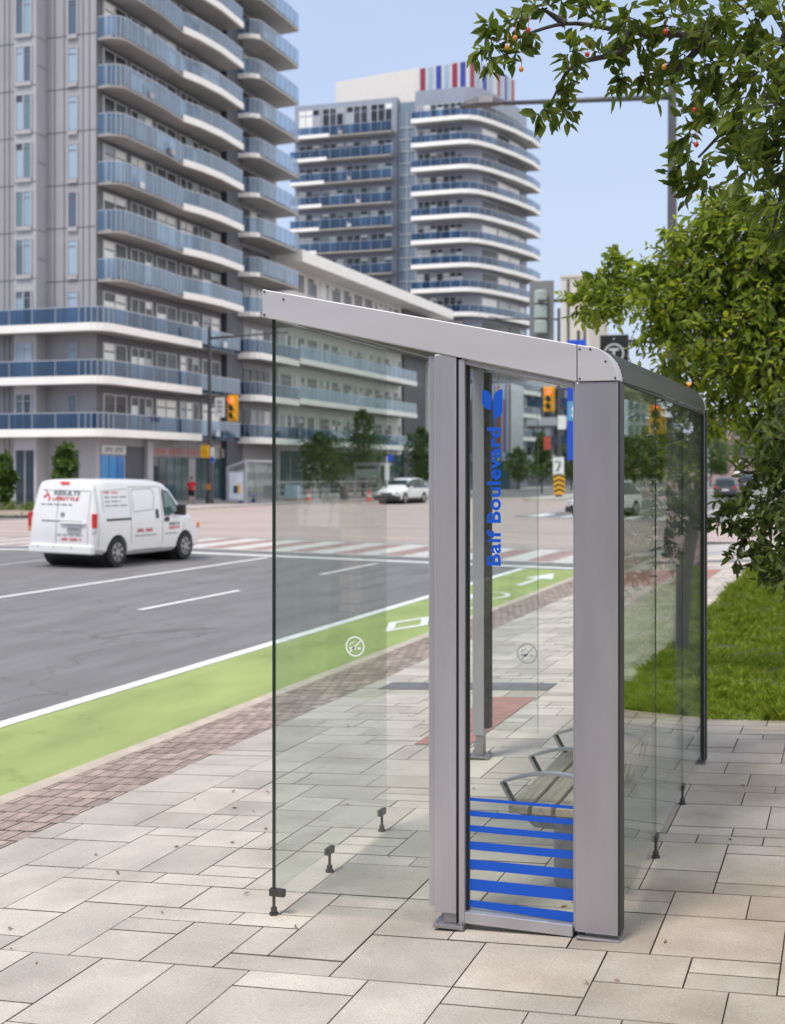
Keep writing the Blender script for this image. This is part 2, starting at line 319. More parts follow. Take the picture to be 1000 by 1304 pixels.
for i in range(NX):
    for j in range(NY):
        if used[i, j]: continue
        c = SZ[:]; random.shuffle(c); c.append((1, 1))
        for w, l in c:
            if i + w <= NX and j + l <= NY and not used[i:i + w, j:j + l].any():
                used[i:i + w, j:j + l] = True; a = (X0 + i*U, X0 + (i+w)*U, Y0 + j*U, Y0 + (j+l)*U)
                if a[0] > -1.95 and a[2] > 11.2: break
                slab(sl, *a); break
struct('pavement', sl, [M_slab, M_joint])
rd = MB(); gy = MB()
for a in REDS: 
    n = max(1, int((a[3] - a[2]) / 0.55))
    for q in range(n): slab(rd, a[0], a[1], a[2] + (a[3]-a[2])*q/n, a[2] + (a[3]-a[2])*(q+1)/n, g=0.002, dz=0.006)
for a in GRYS:
    n = int((a[1] - a[0]) / 0.42)
    for q in range(n): slab(gy, a[0] + (a[1]-a[0])*q/n, a[0] + (a[1]-a[0])*(q+1)/n, a[2], a[3], g=0.002, dz=0.006)
struct('red_paving_inlay', rd, [M_redpv, M_joint]); struct('grey_paving_inlay', gy, [M_grypv, M_joint])
br = MB(); y = 1.0; row = 0
while y < 34:
    xx = -5.22 + (0.055 if row % 2 else 0)
    for q in range(-1, 7): slab(br, max(-5.22, xx + q * 0.105), min(-4.553, xx + q * 0.105 + 0.105), y, y + 0.205 if q % 2 else y + 0.205, g=0.003)
    y += 0.208; row += 1
struct('brick_edge_strip', br, [M_brick, M_joint])
# far pavements
fk = MB()
fk.prism([(-36, 66), (-36, 400), (-46, 400), (-46, 400), (-110, 400), (-110, 60.3), (-42, 60.3), (-39, 61.2), (-37, 63)], -0.4, -0.07)
fk.box(-110, -36, -60, 36.6, -0.4, -0.07)
fk.prism([(-5, 62), (-3, 60), (60, 60), (60, 400), (-5, 400)], -0.4, -0.07)
struct('far_pavement', fk, M_conc)
struct('verge', MB().box(-4.6, -1.2, 70, 180, -0.25, -0.06), mat('verge_grass', (0.12, 0.20, 0.05), 0.95, var=0.3, scale=3))
# lawn
lw = MB(); 
lw.add([(-1.9, 10.95, zs(-1.9) + .005), (9, 10.95, zs(9)), (9, 33, zs(9) + .1), (-1.9, 33, zs(-1.9) + .02)], [(0, 1, 2, 3)])
lw.add([(-1.9, 10.95, zs(-1.9) - .05), (9, 10.95, zs(9) - .05), (9, 10.95, zs(9)), (-1.9, 10.95, zs(-1.9) + .005)], [(0, 1, 2, 3)])
struct('lawn_soil', lw, M_soil)
M_grass = leafmat('grass_blade', (0.13, 0.25, 0.02), (0.44, 0.53, 0.06), 0.42)
n = 230000
gx = -1.95 + 2.9 * rng.random(n); gyy = 10.90 + 19 * rng.random(n) ** 1.35
keep = rng.random(n) < 0.62 + 0.38 * np.sin(gx * 5.1 + 1.3 * np.sin(gyy * 2.3)) * np.cos(gyy * 3.7); gx, gyy = gx[keep], gyy[keep]; n = len(gx)
cl = np.sin(gx*7.3 + 2*np.sin(gyy*1.9)) * np.sin(gyy*5.1 + 1.7*np.sin(gx*3.3)) + .6*np.sin(gx*17 + gyy*3)*np.sin(gyy*13); hh = rng.uniform(0.025, 0.075, n) * np.clip(1 + 0.75 * cl, .35, 2.4); an = rng.uniform(0, 2 * np.pi, n); le = rng.uniform(0.2, 1.0, n) * hh; wd = rng.uniform(0.003, 0.006, n)
P0 = np.stack([gx, gyy, 0.045 * (gx + 2.5)], 1); pw = np.stack([np.cos(an), np.sin(an), 0 * an], 1) * wd[:, None]; ln = np.stack([-np.sin(an), np.cos(an), 0 * an], 1) * le[:, None]
up = np.stack([0 * hh, 0 * hh, hh], 1)
Vv = np.stack([P0 - pw, P0 + pw, P0 + pw * .6 + up * .6 + ln * .35, P0 + up + ln, P0 - pw * .6 + up * .6 + ln * .35], 1).reshape(-1, 3)
Ff = (np.arange(n)[:, None] * 5 + np.array([[0, 1, 2, 3, 4]]))
g = np_mesh('lawn_grass', Vv, Ff, M_grass); tag(g, 'thick green lawn grass beside the pavement', 'grass', kind='stuff')
# ------------------------------------------------------------------ bus shelter
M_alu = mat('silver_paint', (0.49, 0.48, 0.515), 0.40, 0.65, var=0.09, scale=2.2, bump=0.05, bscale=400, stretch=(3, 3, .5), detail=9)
M_alub = mat('silver_beam_lit', (0.60, 0.585, 0.61), 0.42, 0.35, var=0.06, scale=2.2, bump=0.05, bscale=400, stretch=(.6, 3, 3), detail=9)  # paler copy of the silver, light on the beams put into its colour
M_aluc = mat('silver_post_shaded', (0.44, 0.43, 0.465), 0.40, 0.7, var=0.10, scale=2.2, bump=0.05, bscale=400, stretch=(3, 3, .5), detail=9)  # darker copy of the silver, shade on the corner posts put into colour
M_alud = mat('silver_edge', (0.33, 0.32, 0.33), 0.35, 0.6, var=0.08, scale=5)
M_roofc = mat('roof_edge_metal', (0.036, 0.039, 0.027), 0.42, 0.0, var=0.1, scale=2, spec=.28)  # grey metal coloured dark olive, the reflected trees put into its colour
M_blk = mat('black_rubber', (0.012, 0.014, 0.013), 0.5, var=0.1)
M_steel = mat('steel', (0.62, 0.62, 0.62), 0.32, 0.8, var=0.1, scale=6)
M_dsteel = mat('dark_steel', (0.10, 0.098, 0.095), 0.4, 0.8, var=0.2, scale=20)
M_gl = glass('shelter_glass', (0.940, 0.964, 0.957), 0.003, .72)
M_gl2 = glass('back_glass', (0.90, 0.95, 0.91), 0.002, refl=.9)
M_blue = mat('blue_vinyl', (0.001, 0.082, 0.52), 0.45, var=0.03)
M_wv = mat('white_vinyl', (0.75, 0.77, 0.76), 0.6, var=0.05)
M_gv = mat('white_vinyl_shaded', (0.36, 0.36, 0.38), 0.6, var=0.05)  # dimmer copy of the white vinyl, shade put into its colour
M_roofp = mat('roof_panel', (0.42, 0.46, 0.45), 0.4, 0.2, var=0.05)
YE, YF = 5.66, 9.24; XL, XR = -2.51, -0.913
sh = thing('bus_shelter', 'glass bus shelter with silver frame and blue door lettering, standing on the pale paving', 'bus shelter', (-1.7, 7.4, zs(-1.7)))
def beam_z(x): return 2.759 - 0.226 * (x + 2.546), 2.886 - 0.205 * (x + 2.546)
def endframe(y0, y1, dz):
    a, b = beam_z(-2.546), beam_z(-1.089)
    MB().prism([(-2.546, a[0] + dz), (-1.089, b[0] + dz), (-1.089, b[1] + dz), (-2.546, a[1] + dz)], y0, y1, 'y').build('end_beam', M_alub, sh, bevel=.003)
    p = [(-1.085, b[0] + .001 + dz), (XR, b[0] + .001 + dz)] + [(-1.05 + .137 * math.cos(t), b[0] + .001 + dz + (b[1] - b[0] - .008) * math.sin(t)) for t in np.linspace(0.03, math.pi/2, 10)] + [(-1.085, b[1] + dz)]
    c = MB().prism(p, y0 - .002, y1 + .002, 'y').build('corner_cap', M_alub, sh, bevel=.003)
    if y0 < 6:
        rv = MB()
        for (x, z) in ((-1.075, b[1] - .02), (-1.03, b[1] - .022), (-.965, b[1] - .075), (-.925, b[0] + .012), (-1.075, b[0] + .012)): rv.tube([(x, y0 - .0045, z), (x, y0 - .002, z)], .0045, 8)
        rv.build('rivet', M_dsteel, c)
    cp = MB().box(-1.097, XR, y0 + .005, y1 - .005, 0.095, b[0] - .002 + dz)
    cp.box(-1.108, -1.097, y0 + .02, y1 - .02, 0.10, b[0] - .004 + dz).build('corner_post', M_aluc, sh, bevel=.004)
    MB().box(XR + .0005, XR + .007, y0 + .004, y1 - .002, .095, b[0] - .004 + dz).build('corner_seal', M_blk, sh)
    MB().box(-1.06, XR, y0 + .03, y1 - .01, 0.07, 0.095).box(-1.09, XR + .01, y0 - .01, y1 + .01, zs(-1.0), 0.078).build('base_plate', M_alud, sh, bevel=.003)
endframe(YE - .05, YE + .07, 0.0); endframe(YF - .04, YF + .06, 0.035)
rv = MB()
for (x, z) in ((-2.535, 2.875), (-2.535, 2.768), (-2.44, 2.835)): rv.tube([(x, YE - .055, z), (x, YE - .049, z)], .0045, 8)
rv.build('rivet', M_dsteel, sh)
# middle post, door rails
bz = beam_z(-1.66)[0]
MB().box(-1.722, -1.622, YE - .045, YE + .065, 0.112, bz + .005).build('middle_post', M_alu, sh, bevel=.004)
MB().box(-1.752, -1.722, YE - .03, YE + .03, 0.132, bz).build('middle_post_flange', M_alu, sh, bevel=.003)
MB().box(-1.622, -1.612, YE - .02, YE + .03, 0.09, bz - .012).build('door_seal', M_blk, sh)
d = MB().box(-1.612, -1.585, YE - .04, YE + .04, 0.068, beam_z(-1.6)[0] - .006)
d.prism([(-1.585, .074), (-1.108, .068), (-1.108, .118), (-1.585, .124)], YE - .04, YE + .04, 'y')
d.prism([(-1.585, beam_z(-1.585)[0] - .024), (-1.108, beam_z(-1.108)[0] - .024), (-1.108, beam_z(-1.108)[0] - .006), (-1.585, beam_z(-1.585)[0] - .006)], YE - .03, YE + .03, 'y')
d.build('door_frame', M_alu, sh, bevel=.003)
MB().box(-1.585, -1.574, YE - .012, YE + .014, .124, beam_z(-1.58)[0] - .026).build('door_seal', M_blk, sh)
def foot(cx, cy, w=.055):
    z0 = zs(cx); m = MB().box(cx - w * .55, cx + w * .55, cy - .04, cy + .04, z0 + .03, .115)
    m.box(cx - w * 1.25, cx + w * 1.25, cy - .075, cy + .085, z0 + .012, z0 + .028)
    for sx in (-1, 1):
        for sy in (-1, 1): m.tube([(cx + sx * w, cy + sy * .055, z0), (cx + sx * w, cy + sy * .055, z0 + .045)], .009, 6)
    m.build('foot', M_alud, sh, bevel=.002)
foot(-1.655, YE + .01); 
# far left post
FP = YF - .02; fz = beam_z(-2.47)[0] + .03
MB().box(-2.53, -2.445, FP - .04, FP + .05, .17, fz).build('far_post', M_alu, sh, bevel=.004)
MB().box(-2.445, -2.405, FP - .03, FP + .04, .22, fz - .02).build('far_post_channel', M_dsteel, sh, bevel=.003)
foot(-2.485, FP, .06)
m = MB().box(-2.51, -2.45, FP - .03, FP + .03, .05, .17); m.build('far_post_stub', M_alud, sh)
# glass
def pane_y(x0, x1, y, zb0, zb1, off, name='glass_pane', m=None, par=None):
    return MB().prism([(x0, zb0), (x1, zb1), (x1, beam_z(x1)[0] + off), (x0, beam_z(x0)[0] + off)], y - .005, y + .005, 'y').build(name, m or M_gl, par or sh)
pane_y(XL + .012, -1.752, YE, .108, .130, -.004)
door = pane_y(-1.576, -1.106, YE, .122, .116, -.02, 'door_pane')
def pane_x(x, y0, y1, z0, z1, m=None):
    return MB().box(x - .005, x + .005, y0, y1, z0, z1).build('glass_pane', m or M_gl, sh)
pane_x(XL, YE + .012, 7.24, .105, 2.75)
MB().box(XL - .0048, XL + .0048, YE - .008, YE + .010, .105, 2.752).build('edge_seal', mat('tinted_edge', (.018, .032, .028), .25, var=.1), sh)
M_edge = mat('glass_edge', (0.06, 0.11, 0.09), 0.2, var=.1)
for y0, y1 in ((YE + .085, 6.885), (6.893, 8.055), (8.063, YF - .06)): pane_x(-.930, y0, y1, .175, 2.43, M_gl2)
for y in (6.889, 8.059): MB().box(-.934, -.926, y - .0035, y + .0035, .175, 2.43).build('edge_seal', M_edge, sh)
MB().box(-.936, -.916, YE + .07, YE + .085, .09, 2.43).build('edge_seal', M_blk, sh)
MB().box(-.936, -.916, YF - .06, YF - .045, .1, 2.44).build('edge_seal', M_blk, sh)
MB().box(-.938, -.918, YE + .085, YF - .06, 2.43, 2.447).build('edge_seal', M_blk, sh)
MB().box(-2.405, -2.07, YF + .0, YF + .01, .20, 2.62).build('glass_pane', M_gl, sh)
MB().box(-2.07, -2.0685, YF + .0, YF + .01, .20, 2.62).build('edge_seal', M_edge, sh)
def glassfoot(x, y, along, ztop):
    z0 = zs(x); m = MB().tube([(x, y, z0), (x, y, z0 + .012)], .022, 12).tube([(x, y, z0 + .012), (x, y, z0 + .035)], .015, 10).tube([(x, y, z0 + .03), (x, y, ztop)], .008, 8)
    if along == 'y': m.box(x - .013, x + .013, y - .042, y + .042, ztop - .012, ztop + .022)
    else: m.box(x - .02, x + .055, y - .013, y + .013, ztop - .012, ztop + .022)
    m.build('glass_clamp', M_dsteel, sh, bevel=.002)
glassfoot(XL, YE, 'x', .1); glassfoot(XL, 6.36, 'y', .105); glassfoot(XL, 7.17, 'y', .105)
glassfoot(-.93, 6.9, 'y', .17); glassfoot(-.93, 8.06, 'y', .17)
# roof: sheet, curved back edge
a, b = beam_z(-2.53), beam_z(-1.089)
MB().prism([(-2.53, a[1] - .06), (-1.089, b[1] - .06), (-1.089, b[1] - .012), (-2.53, a[1] - .012)], YE + .072, YF - .042, 'y').build('roof_sheet', M_roofp, sh)
MB().prism([(-2.54, a[0] + .02), (-2.50, a[0] + .012), (-2.50, a[0] + .062), (-2.54, a[1] - .06)], YE + .072, YF - .042, 'y').build('roof_rail', M_alu, sh)
re = MB(); rows = []
for t in np.linspace(0, math.pi / 2, 12): rows.append((-1.05 + .139 * math.cos(t), b[0] + .002 + (b[1] - b[0] - .006) * math.sin(t)))
rows.append((-1.088, b[1] - .004)); vs = []
for k, y in enumerate((YE + .073, YF - .043)): vs += [(x, y, z + .035 * k) for x, z in rows]
nr = len(rows); re.add(vs, [(i, i + 1, nr + i + 1, nr + i) for i in range(nr - 1)])
re.build('roof_edge', M_roofc, sh, smooth=True)
# lettering and stripes on the door pane
yv = YE - .0065
for (t0, b0, t1, b1) in ((.618,.604,.618,.604),(.561,.537,.561,.537),(.497,.469,.497,.469),(.4256,.390,.4256,.390),(.347,.3045,.347,.3045),(.262,.211,.262,.211),(.169,.139,.163,.120)):
    MB().prism([(-1.574, b0), (-1.109, b1), (-1.109, t1), (-1.574, t0)], yv - .0006, yv + .0006, 'y').build('stripe', M_blue, door)
mb = MB(); x0b = -1.433
text_on(mb, 'Baif Boulevard', .086, lambda u, v: (x0b - v * .98, yv, 1.638 + u), bold=.0027, width=.603, spacing=1.08)
mb.build('lettering', M_blue, door)
def logo(mb):
    c = onY(627.5, 496, YE); k = (onY(641, 500, YE).x - onY(614.6, 500, YE).x) / 26.4
    def P(px, py): return (c.x + (px - 627.5) * k, yv, c.z - (py - 496) * k)
    T = np.linspace(0, math.pi/2, 9)
    L = [(626.4 - 11.8 * math.cos(t), 510 + 11.5 * math.sin(t)) for t in T] + [(614.6 + 11.8 * math.cos(t), 506 - 10 * math.sin(t)) for t in T]
    Rr = [(640.6 - 11.6 * math.cos(t), 506 - 10 * math.sin(t)) for t in T] + [(629 + 11.6 * math.cos(t), 522 + 10 * math.sin(t)) for t in T]
    for q in (L, Rr): mb.add([P(*p) for p in q], [tuple(range(len(q)))])
mb = MB(); logo(mb); mb.build('leaf_logo', M_blue, door)
def nosmoke(px, py, m, par):
    c = onY(px, py, YE); r = .046; mb = MB(); y = YE - .0065
    n = 28; vs = []
    for k in range(n):
        a = 2 * math.pi * k / n; vs += [(c.x + r * math.cos(a), y, c.z + r * math.sin(a)), (c.x + r * .84 * math.cos(a), y, c.z + r * .84 * math.sin(a))]
    mb.add(vs, [(2*k, 2*((k+1) % n), 2*((k+1) % n)+1, 2*k+1) for k in range(n)])
    def q(x0, z0, x1, z1, w): 
        d = Vector((x1 - x0, 0, z1 - z0)).normalized(); nn = Vector((-d.z, 0, d.x)) * w
        mb.add([(c.x + x0*r + s*nn.x*r, y - .0003, c.z + z0*r + s*nn.z*r) for x0, z0, s in ((x0, z0, 1), (x1, z1, 1), (x1, z1, -1), (x0, z0, -1))], [(0, 1, 2, 3)])
    q(-.6, -.6, .6, .6, .07); q(-.6, -.18, .1, -.18, .1); q(.25, -.18, .6, -.18, .1); q(-.55, .05, -.5, .3, .05); q(-.5, .3, -.2, .34, .05); q(-.2, .34, -.12, .55, .05)
    mb.build('no_smoking_sticker', m, par)
end_pane = [o for o in bpy.data.objects if o.name == 'glass_pane'][0]
nosmoke(453, 823, M_wv, end_pane); nosmoke(672, 832, M_gv, door)
# ------------------------------------------------------------------ bench in the shelter
M_wood = mat('weathered_wood', (0.44, 0.375, 0.29), 0.75, var=0.25, scale=9, stretch=(6, 0.5, 6), bump=0.25, bscale=50)
be = thing('bench', 'slatted wooden bench with curved steel armrests inside the glass shelter', 'bench', (-1.26, 6.65, zs(-1.26)))
for k in range(4): MB().box(-1.487 + .11*k, -1.397 + .11*k, 6.02, 7.32, .468, .505).build('slat', M_wood, be, bevel=.004)
for y in (6.07, 6.66, 7.25):
    pts = [(-1.475, y, .50), (-1.53, y, .60)] + [(-1.53 + .50 * t, y, .60 + .055 * math.sin(math.pi * t)) for t in np.linspace(.08, .92, 9)] + [(-1.03, y, .60), (-1.06, y, .49)]
    m = MB()
    n = len(pts); vs = []
    for i, p in enumerate(pts):
        dd = (Vector(pts[min(i+1, n-1)]) - Vector(pts[max(i-1, 0)])).normalized(); nn = Vector((-dd.z, 0, dd.x)) * .006
        vs += [(p[0] + nn.x, y - .022, p[2] + nn.z), (p[0] + nn.x, y + .022, p[2] + nn.z), (p[0] - nn.x, y + .022, p[2] - nn.z), (p[0] - nn.x, y - .022, p[2] - nn.z)]
    m.add(vs, [(4*i+k, 4*i+(k+1) % 4, 4*i+4+(k+1) % 4, 4*i+4+k) for i in range(n-1) for k in range(4)] + [(3, 2, 1, 0), (4*n-4, 4*n-3, 4*n-2, 4*n-1)])
    ar = m.build('armrest', M_steel, be)
    MB().tube([(-1.472, y, .50), (-1.526, y, .597)], .0165, 8).tube([(-1.06, y, .49), (-1.033, y, .597)], .0165, 8).build('armrest_leg', mat('leg_shaded', (.03, .03, .032), .45), be)  # legs coloured black for the shade on their side faces
for y in (6.36, 7.02):
    MB().prism([(-1.475, .467), (-1.06, .467), (-1.15, .39), (-1.38, .39)], y - .26 if y < 6.6 else y, y - .245 if y < 6.6 else y + .015, 'y').build('seat_bracket', mat('bracket_grey', (.33, .35, .38), .5, .3, var=.06), be)
    MB().lathe([(.155, zs(-1.2)), (.155, .40)], -1.20, y + .06, 28).build('pedestal', mat('pedestal_grey', (.27, .28, .29), .5, .2, var=.06), be, smooth='auto')
    MB().box(-1.46, -1.07, y - .05, y + .12, .43, .467).build('seat_bearer', M_dsteel, be)
# ------------------------------------------------------------------ buildings
def winmat(name, cols, rough=0.12):
    m = bpy.data.materials.new(name); m.use_nodes = True; nt = m.node_tree; N = nt.nodes; L = nt.links; b = N['Principled BSDF']
    g = N.new('ShaderNodeNewGeometry'); r = N.new('ShaderNodeValToRGB'); r.color_ramp.interpolation = 'CONSTANT'
    while len(r.color_ramp.elements) < len(cols): r.color_ramp.elements.new(0.5)
    for i, c in enumerate(cols): r.color_ramp.elements[i].position = i / len(cols); r.color_ramp.elements[i].color = tuple(c) + (1,)
    oi = N.new('ShaderNodeObjectInfo'); ad = N.new('ShaderNodeMath'); fr = N.new('ShaderNodeMath'); fr.operation = 'FRACT'; L.new(g.outputs['Random Per Island'], ad.inputs[0]); L.new(oi.outputs['Random'], ad.inputs[1]); L.new(ad.outputs[0], fr.inputs[0])
    L.new(fr.outputs[0], r.inputs[0]); L.new(r.outputs[0], b.inputs['Base Color']); b.inputs['Roughness'].default_value = rough; b.inputs['Specular IOR Level'].default_value = 0.6
    return m
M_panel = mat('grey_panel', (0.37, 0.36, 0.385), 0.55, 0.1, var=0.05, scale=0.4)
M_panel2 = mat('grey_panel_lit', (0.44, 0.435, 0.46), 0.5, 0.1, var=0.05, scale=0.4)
M_dkpan = mat('charcoal_panel', (0.075, 0.078, 0.095), 0.5, var=0.1, scale=0.5)
M_slabw = mat('white_fascia', (0.90, 0.875, 0.84), 0.6, var=0.04, scale=0.8)
M_slabg = mat('balcony_concrete', (0.42, 0.40, 0.38), 0.8, var=0.1, scale=0.7)
M_winA = winmat('window_glass', [(.025,.03,.04),(.05,.06,.075),(.86,.85,.83),(.012,.015,.02),(.03,.035,.045),(.90,.88,.86),(.02,.022,.03),(.40,.43,.47)], .3)
M_winS = winmat('strip_window_glass', [(.10,.14,.19),(.28,.40,.50),(.05,.07,.10),(.36,.46,.58),(.14,.22,.26)], 0.08)
M_shop = winmat('shop_glass', [(.015,.03,.04),(.03,.07,.09),(.05,.10,.12),(.02,.03,.05),(.08,.12,.13)], 0.06)
M_fr = mat('window_frame', (0.60, 0.60, 0.61), 0.45, 0.3, var=0.05)
M_railB = glass('blue_railing', (0.15, 0.28, 0.46), 0.40, 1.3, body=(0.022, 0.075, 0.175))
M_railP = glass('skylit_railing', (0.30, 0.47, 0.66), 0.36, 1.7, body=(0.13, 0.245, 0.40))  # paler copy of the blue railing, sky reflection put into its colour
M_post = mat('rail_post', (0.45, 0.48, 0.52), 0.4, 0.4, var=0.05)
def path_pts(path, step):
    out = []
    for (x0, y0), (x1, y1) in zip(path[:-1], path[1:]):
        n = max(1, round(math.hypot(x1 - x0, y1 - y0) / step))
        out += [(x0 + (x1 - x0) * k / n, y0 + (y1 - y0) * k / n) for k in range(n)]
    return out + [path[-1]]
def arc(cx, cy, rx, ry, a0, a1, n=5): return [(cx + rx * math.cos(R(a)), cy + ry * math.sin(R(a))) for a in np.linspace(a0, a1, n)]
def balcony(b, out, inner, z, th=0.22, rail=1.05, fascia=None, fz=0.30, railm=None, step=1.25, slabm=None, drop=0.0):
    """slab bounded by the outer path and the inner path; railing panes and a white fascia run along the outer path"""
    o = MB().prism(out + inner, z, z + th).build('balcony', slabm or M_slabg, b)
    if fascia:
        f = MB()
        for (x0, y0), (x1, y1) in zip(fascia[:-1], fascia[1:]):
            d = Vector((x1 - x0, y1 - y0)).normalized(); n = Vector((d.y, -d.x)) * .06
            f.prism([(x0 + n.x, y0 + n.y), (x1 + n.x, y1 + n.y), (x1 - n.x*2, y1 - n.y*2), (x0 - n.x*2, y0 - n.y*2)][::-1], z - .02, z + fz)
        f.build('fascia', M_slabw, o)
    p = path_pts(out, step); rl = MB(); ps = MB()
    for (x0, y0), (x1, y1) in zip(p[:-1], p[1:]):
        d = Vector((x1 - x0, y1 - y0)); 
        if d.length < .05: continue
        d.normalize(); g = d * .03; n = Vector((d.y, -d.x)) * .02
        rl.quad((x0 + g.x, y0 + g.y, z + th - drop), (x1 - g.x, y1 - g.y, z + th - drop), (x1 - g.x, y1 - g.y, z + th + rail), (x0 + g.x, y0 + g.y, z + th + rail))
        ps.box(x0 - .018, x0 + .018, y0 - .018, y0 + .018, z + th, z + th + rail * .98)
        ps.quad((x0, y0, z + th + rail), (x1, y1, z + th + rail), (x1, y1, z + th + rail + .05), (x0, y0, z + th + rail + .05))
    if random.random() < .7 and len(p) > 4:
        k = random.randrange(2, len(p) - 2); mx = sum(q[0] for q in inner) / len(inner); my = sum(q[1] for q in inner) / len(inner); t = .12; x = p[k][0] + (mx - p[k][0]) * t; y = p[k][1] + (my - p[k][1]) * t; h = z + th
        MB().box(x - .28, x + .28, y - .28, y + .28, h, h + .4).box(x - .28, x - .2, y - .28, y + .28, h + .4, h + random.uniform(.75, .95)).build('balcony_chair', random.choice((M_fr, M_panel, M_panel)), o)
    rl.build('railing', railm or M_railB, o); ps.build('railing_posts', M_post, o); return o
def window_x(b, x, y0, y1, z0, z1, n=2, m=None, fm=None):        # on a wall facing +x
    w = MB(); f = MB(); s = (y1 - y0) / n
    for k in range(n):
        w.box(x + .01, x + .045, y0 + s*k + .06, y0 + s*(k+1) - .06, z0 + .06, z0 + (z1 - z0) * .76); w.box(x + .01, x + .045, y0 + s*k + .06, y0 + s*(k+1) - .06, z0 + (z1 - z0) * .8, z1 - .06)
    for k in range(n + 1): f.box(x + .002, x + .09, y0 + s*k - .05, y0 + s*k + .05, z0, z1)
    f.box(x + .003, x + .08, y0, y1, z1 - .06, z1)
    o = w.build('window', m or M_winA, b); f.build('window_frame', fm or M_fr, o); return o
def window_y(b, y, x0, x1, z0, z1, n=2, m=None, fm=None):        # on a wall facing -y
    w = MB(); f = MB(); s = (x1 - x0) / n
    for k in range(n):
        w.box(x0 + s*k + .06, x0 + s*(k+1) - .06, y - .045, y - .01, z0 + .06, z0 + (z1 - z0) * .78); w.box(x0 + s*k + .06, x0 + s*(k+1) - .06, y - .045, y - .01, z0 + (z1 - z0) * .82, z1 - .06)
    for k in range(n + 1): f.box(x0 + s*k - .05, x0 + s*k + .05, y - .09, y - .002, z0, z1)
    f.box(x0, x1, y - .08, y - .003, z1 - .06, z1); f.box(x0, x1, y - .14, y - .003, z0 - .25, z0)
    o = w.build('window', m or M_winA, b); f.build('window_frame', fm or M_fr, o); return o
# ---- the near tower on the corner
XW, XB, YA, YB = -42.6, -41.0, 69.9, 86.8
A = thing('apartment_tower', 'tall grey panelled apartment tower with blue glass balconies and shops below', 'apartment tower', (-50, 78, 0))
ZT = 46.0
FL = [4.1, 7.2, 10.3, 13.4, 16.3, 19.2, 22.1, 25.0, 27.9, 30.8, 33.7, 36.6, 39.5, 42.4]
MB().box(-76, XW, YA, YB, -.07, ZT).box(-76, XW - .9, YB, 89, -.07, ZT - .5).build('wall', M_panel, A)
MB().box(XW - .02, XW + .006, YA + .02, YB - .02, 4.6, ZT - .1).build('balcony_wall', mat('dark_backwall', (.14,.14,.16), .6), A)
def colx(px, y): return onY(px, 500, y).x
xa, xb = colx(46, YA - 1.1), colx(18, YA - 1.1)
bay = MB().box(xb, xa, YA - 1.1, YA - .005, -.07, ZT)
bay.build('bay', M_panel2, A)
# joints of the cladding: thin dark reveals
jt = MB()
for i, z in enumerate(FL[2:]):
    jt.box(xa + .02, XW - .02, YA - .02, YA - .004, z + (.1 if i % 2 else .4), z + (.1 if i % 2 else .4) + .04); jt.box(-76, xb, YA - .02, YA - .004, z + .3, z + .34)
    jt.box(xb, xa, YA - 1.115, YA - 1.1, z + .2, z + .24); jt.box(xa + .001, xa + .012, YA - 1.0, YA - .05, z + (1.4 if i % 2 else .2), z + (1.4 if i % 2 else .2) + .04)
for px in (70, 82, 106, 114): 
    x = colx(px, YA); jt.box(x - .02, x + .02, YA - .025, YA - .006, 10.5, ZT)
for px in (6, 12):
    x = colx(px, YA); jt.box(x - .02, x + .02, YA - .025, YA - .006, 0, ZT)
jt.build('cladding_joint', M_dkpan, A)
for z in FL:
    zz = z + .45
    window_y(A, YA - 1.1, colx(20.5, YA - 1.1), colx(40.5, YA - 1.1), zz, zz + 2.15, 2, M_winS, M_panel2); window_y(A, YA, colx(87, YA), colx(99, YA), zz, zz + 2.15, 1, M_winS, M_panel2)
    nb = 5; st = (YB - YA - .6) / nb
    for k in range(nb):
        y0 = YA + .5 + st * k; window_x(A, XW, y0 + .25, y0 + st - .35, z + .25, z + 2.65, 3 if k % 2 else 2)
    if z > 11:
        zc = z
        out = [(XW + .02, YA + .1)] + [(XW + .6, YA + .05)] + arc(XB - .9, YA + .95, .9, .9, -90, 0, 6) + [(XB + .05, YA + 5), (XB - .25, YA + 8.6), (XB + .12, YA + 10.2), (XB + .3, YA + 13), (XB + .1, YB)]
        fas = [(XB - .22, YA + 8.4), (XB + .12, YA + 10.2), (XB + .3, YA + 13), (XB + .1, YB)]
        balcony(A, out, [(XW + .02, YB)], zc, .20, 1.15, fas, .42, M_railP if z > 14 else M_railP, 1.15, drop=.12)
# podium balconies wrap the corner at three floors
for z in FL[:3]:
    out = [(-76, YA - 1.9), (XB - 1.6, YA - 1.9)] + arc(XB - 1.2, YA - .7, 1.25, 1.2, -88, -6, 6) + [(XB + .05, YA + 4), (XB + .05, YA + 10.5)]
    o = balcony(A, out, [(XW + .02, YA + 10.5), (XW + .02, YA - .02), (-76, YA - .02)], z, .35, 1.0, out, .44, M_railB, 1.6)
    o2 = balcony(A, [(XB - .1, YA + 10.52), (XB - .1, YB)], [(XW + .02, YB), (XW + .02, YA + 10.52)], z + .12, .22, 1.0, None, .3, M_railP, 1.2, drop=.25)
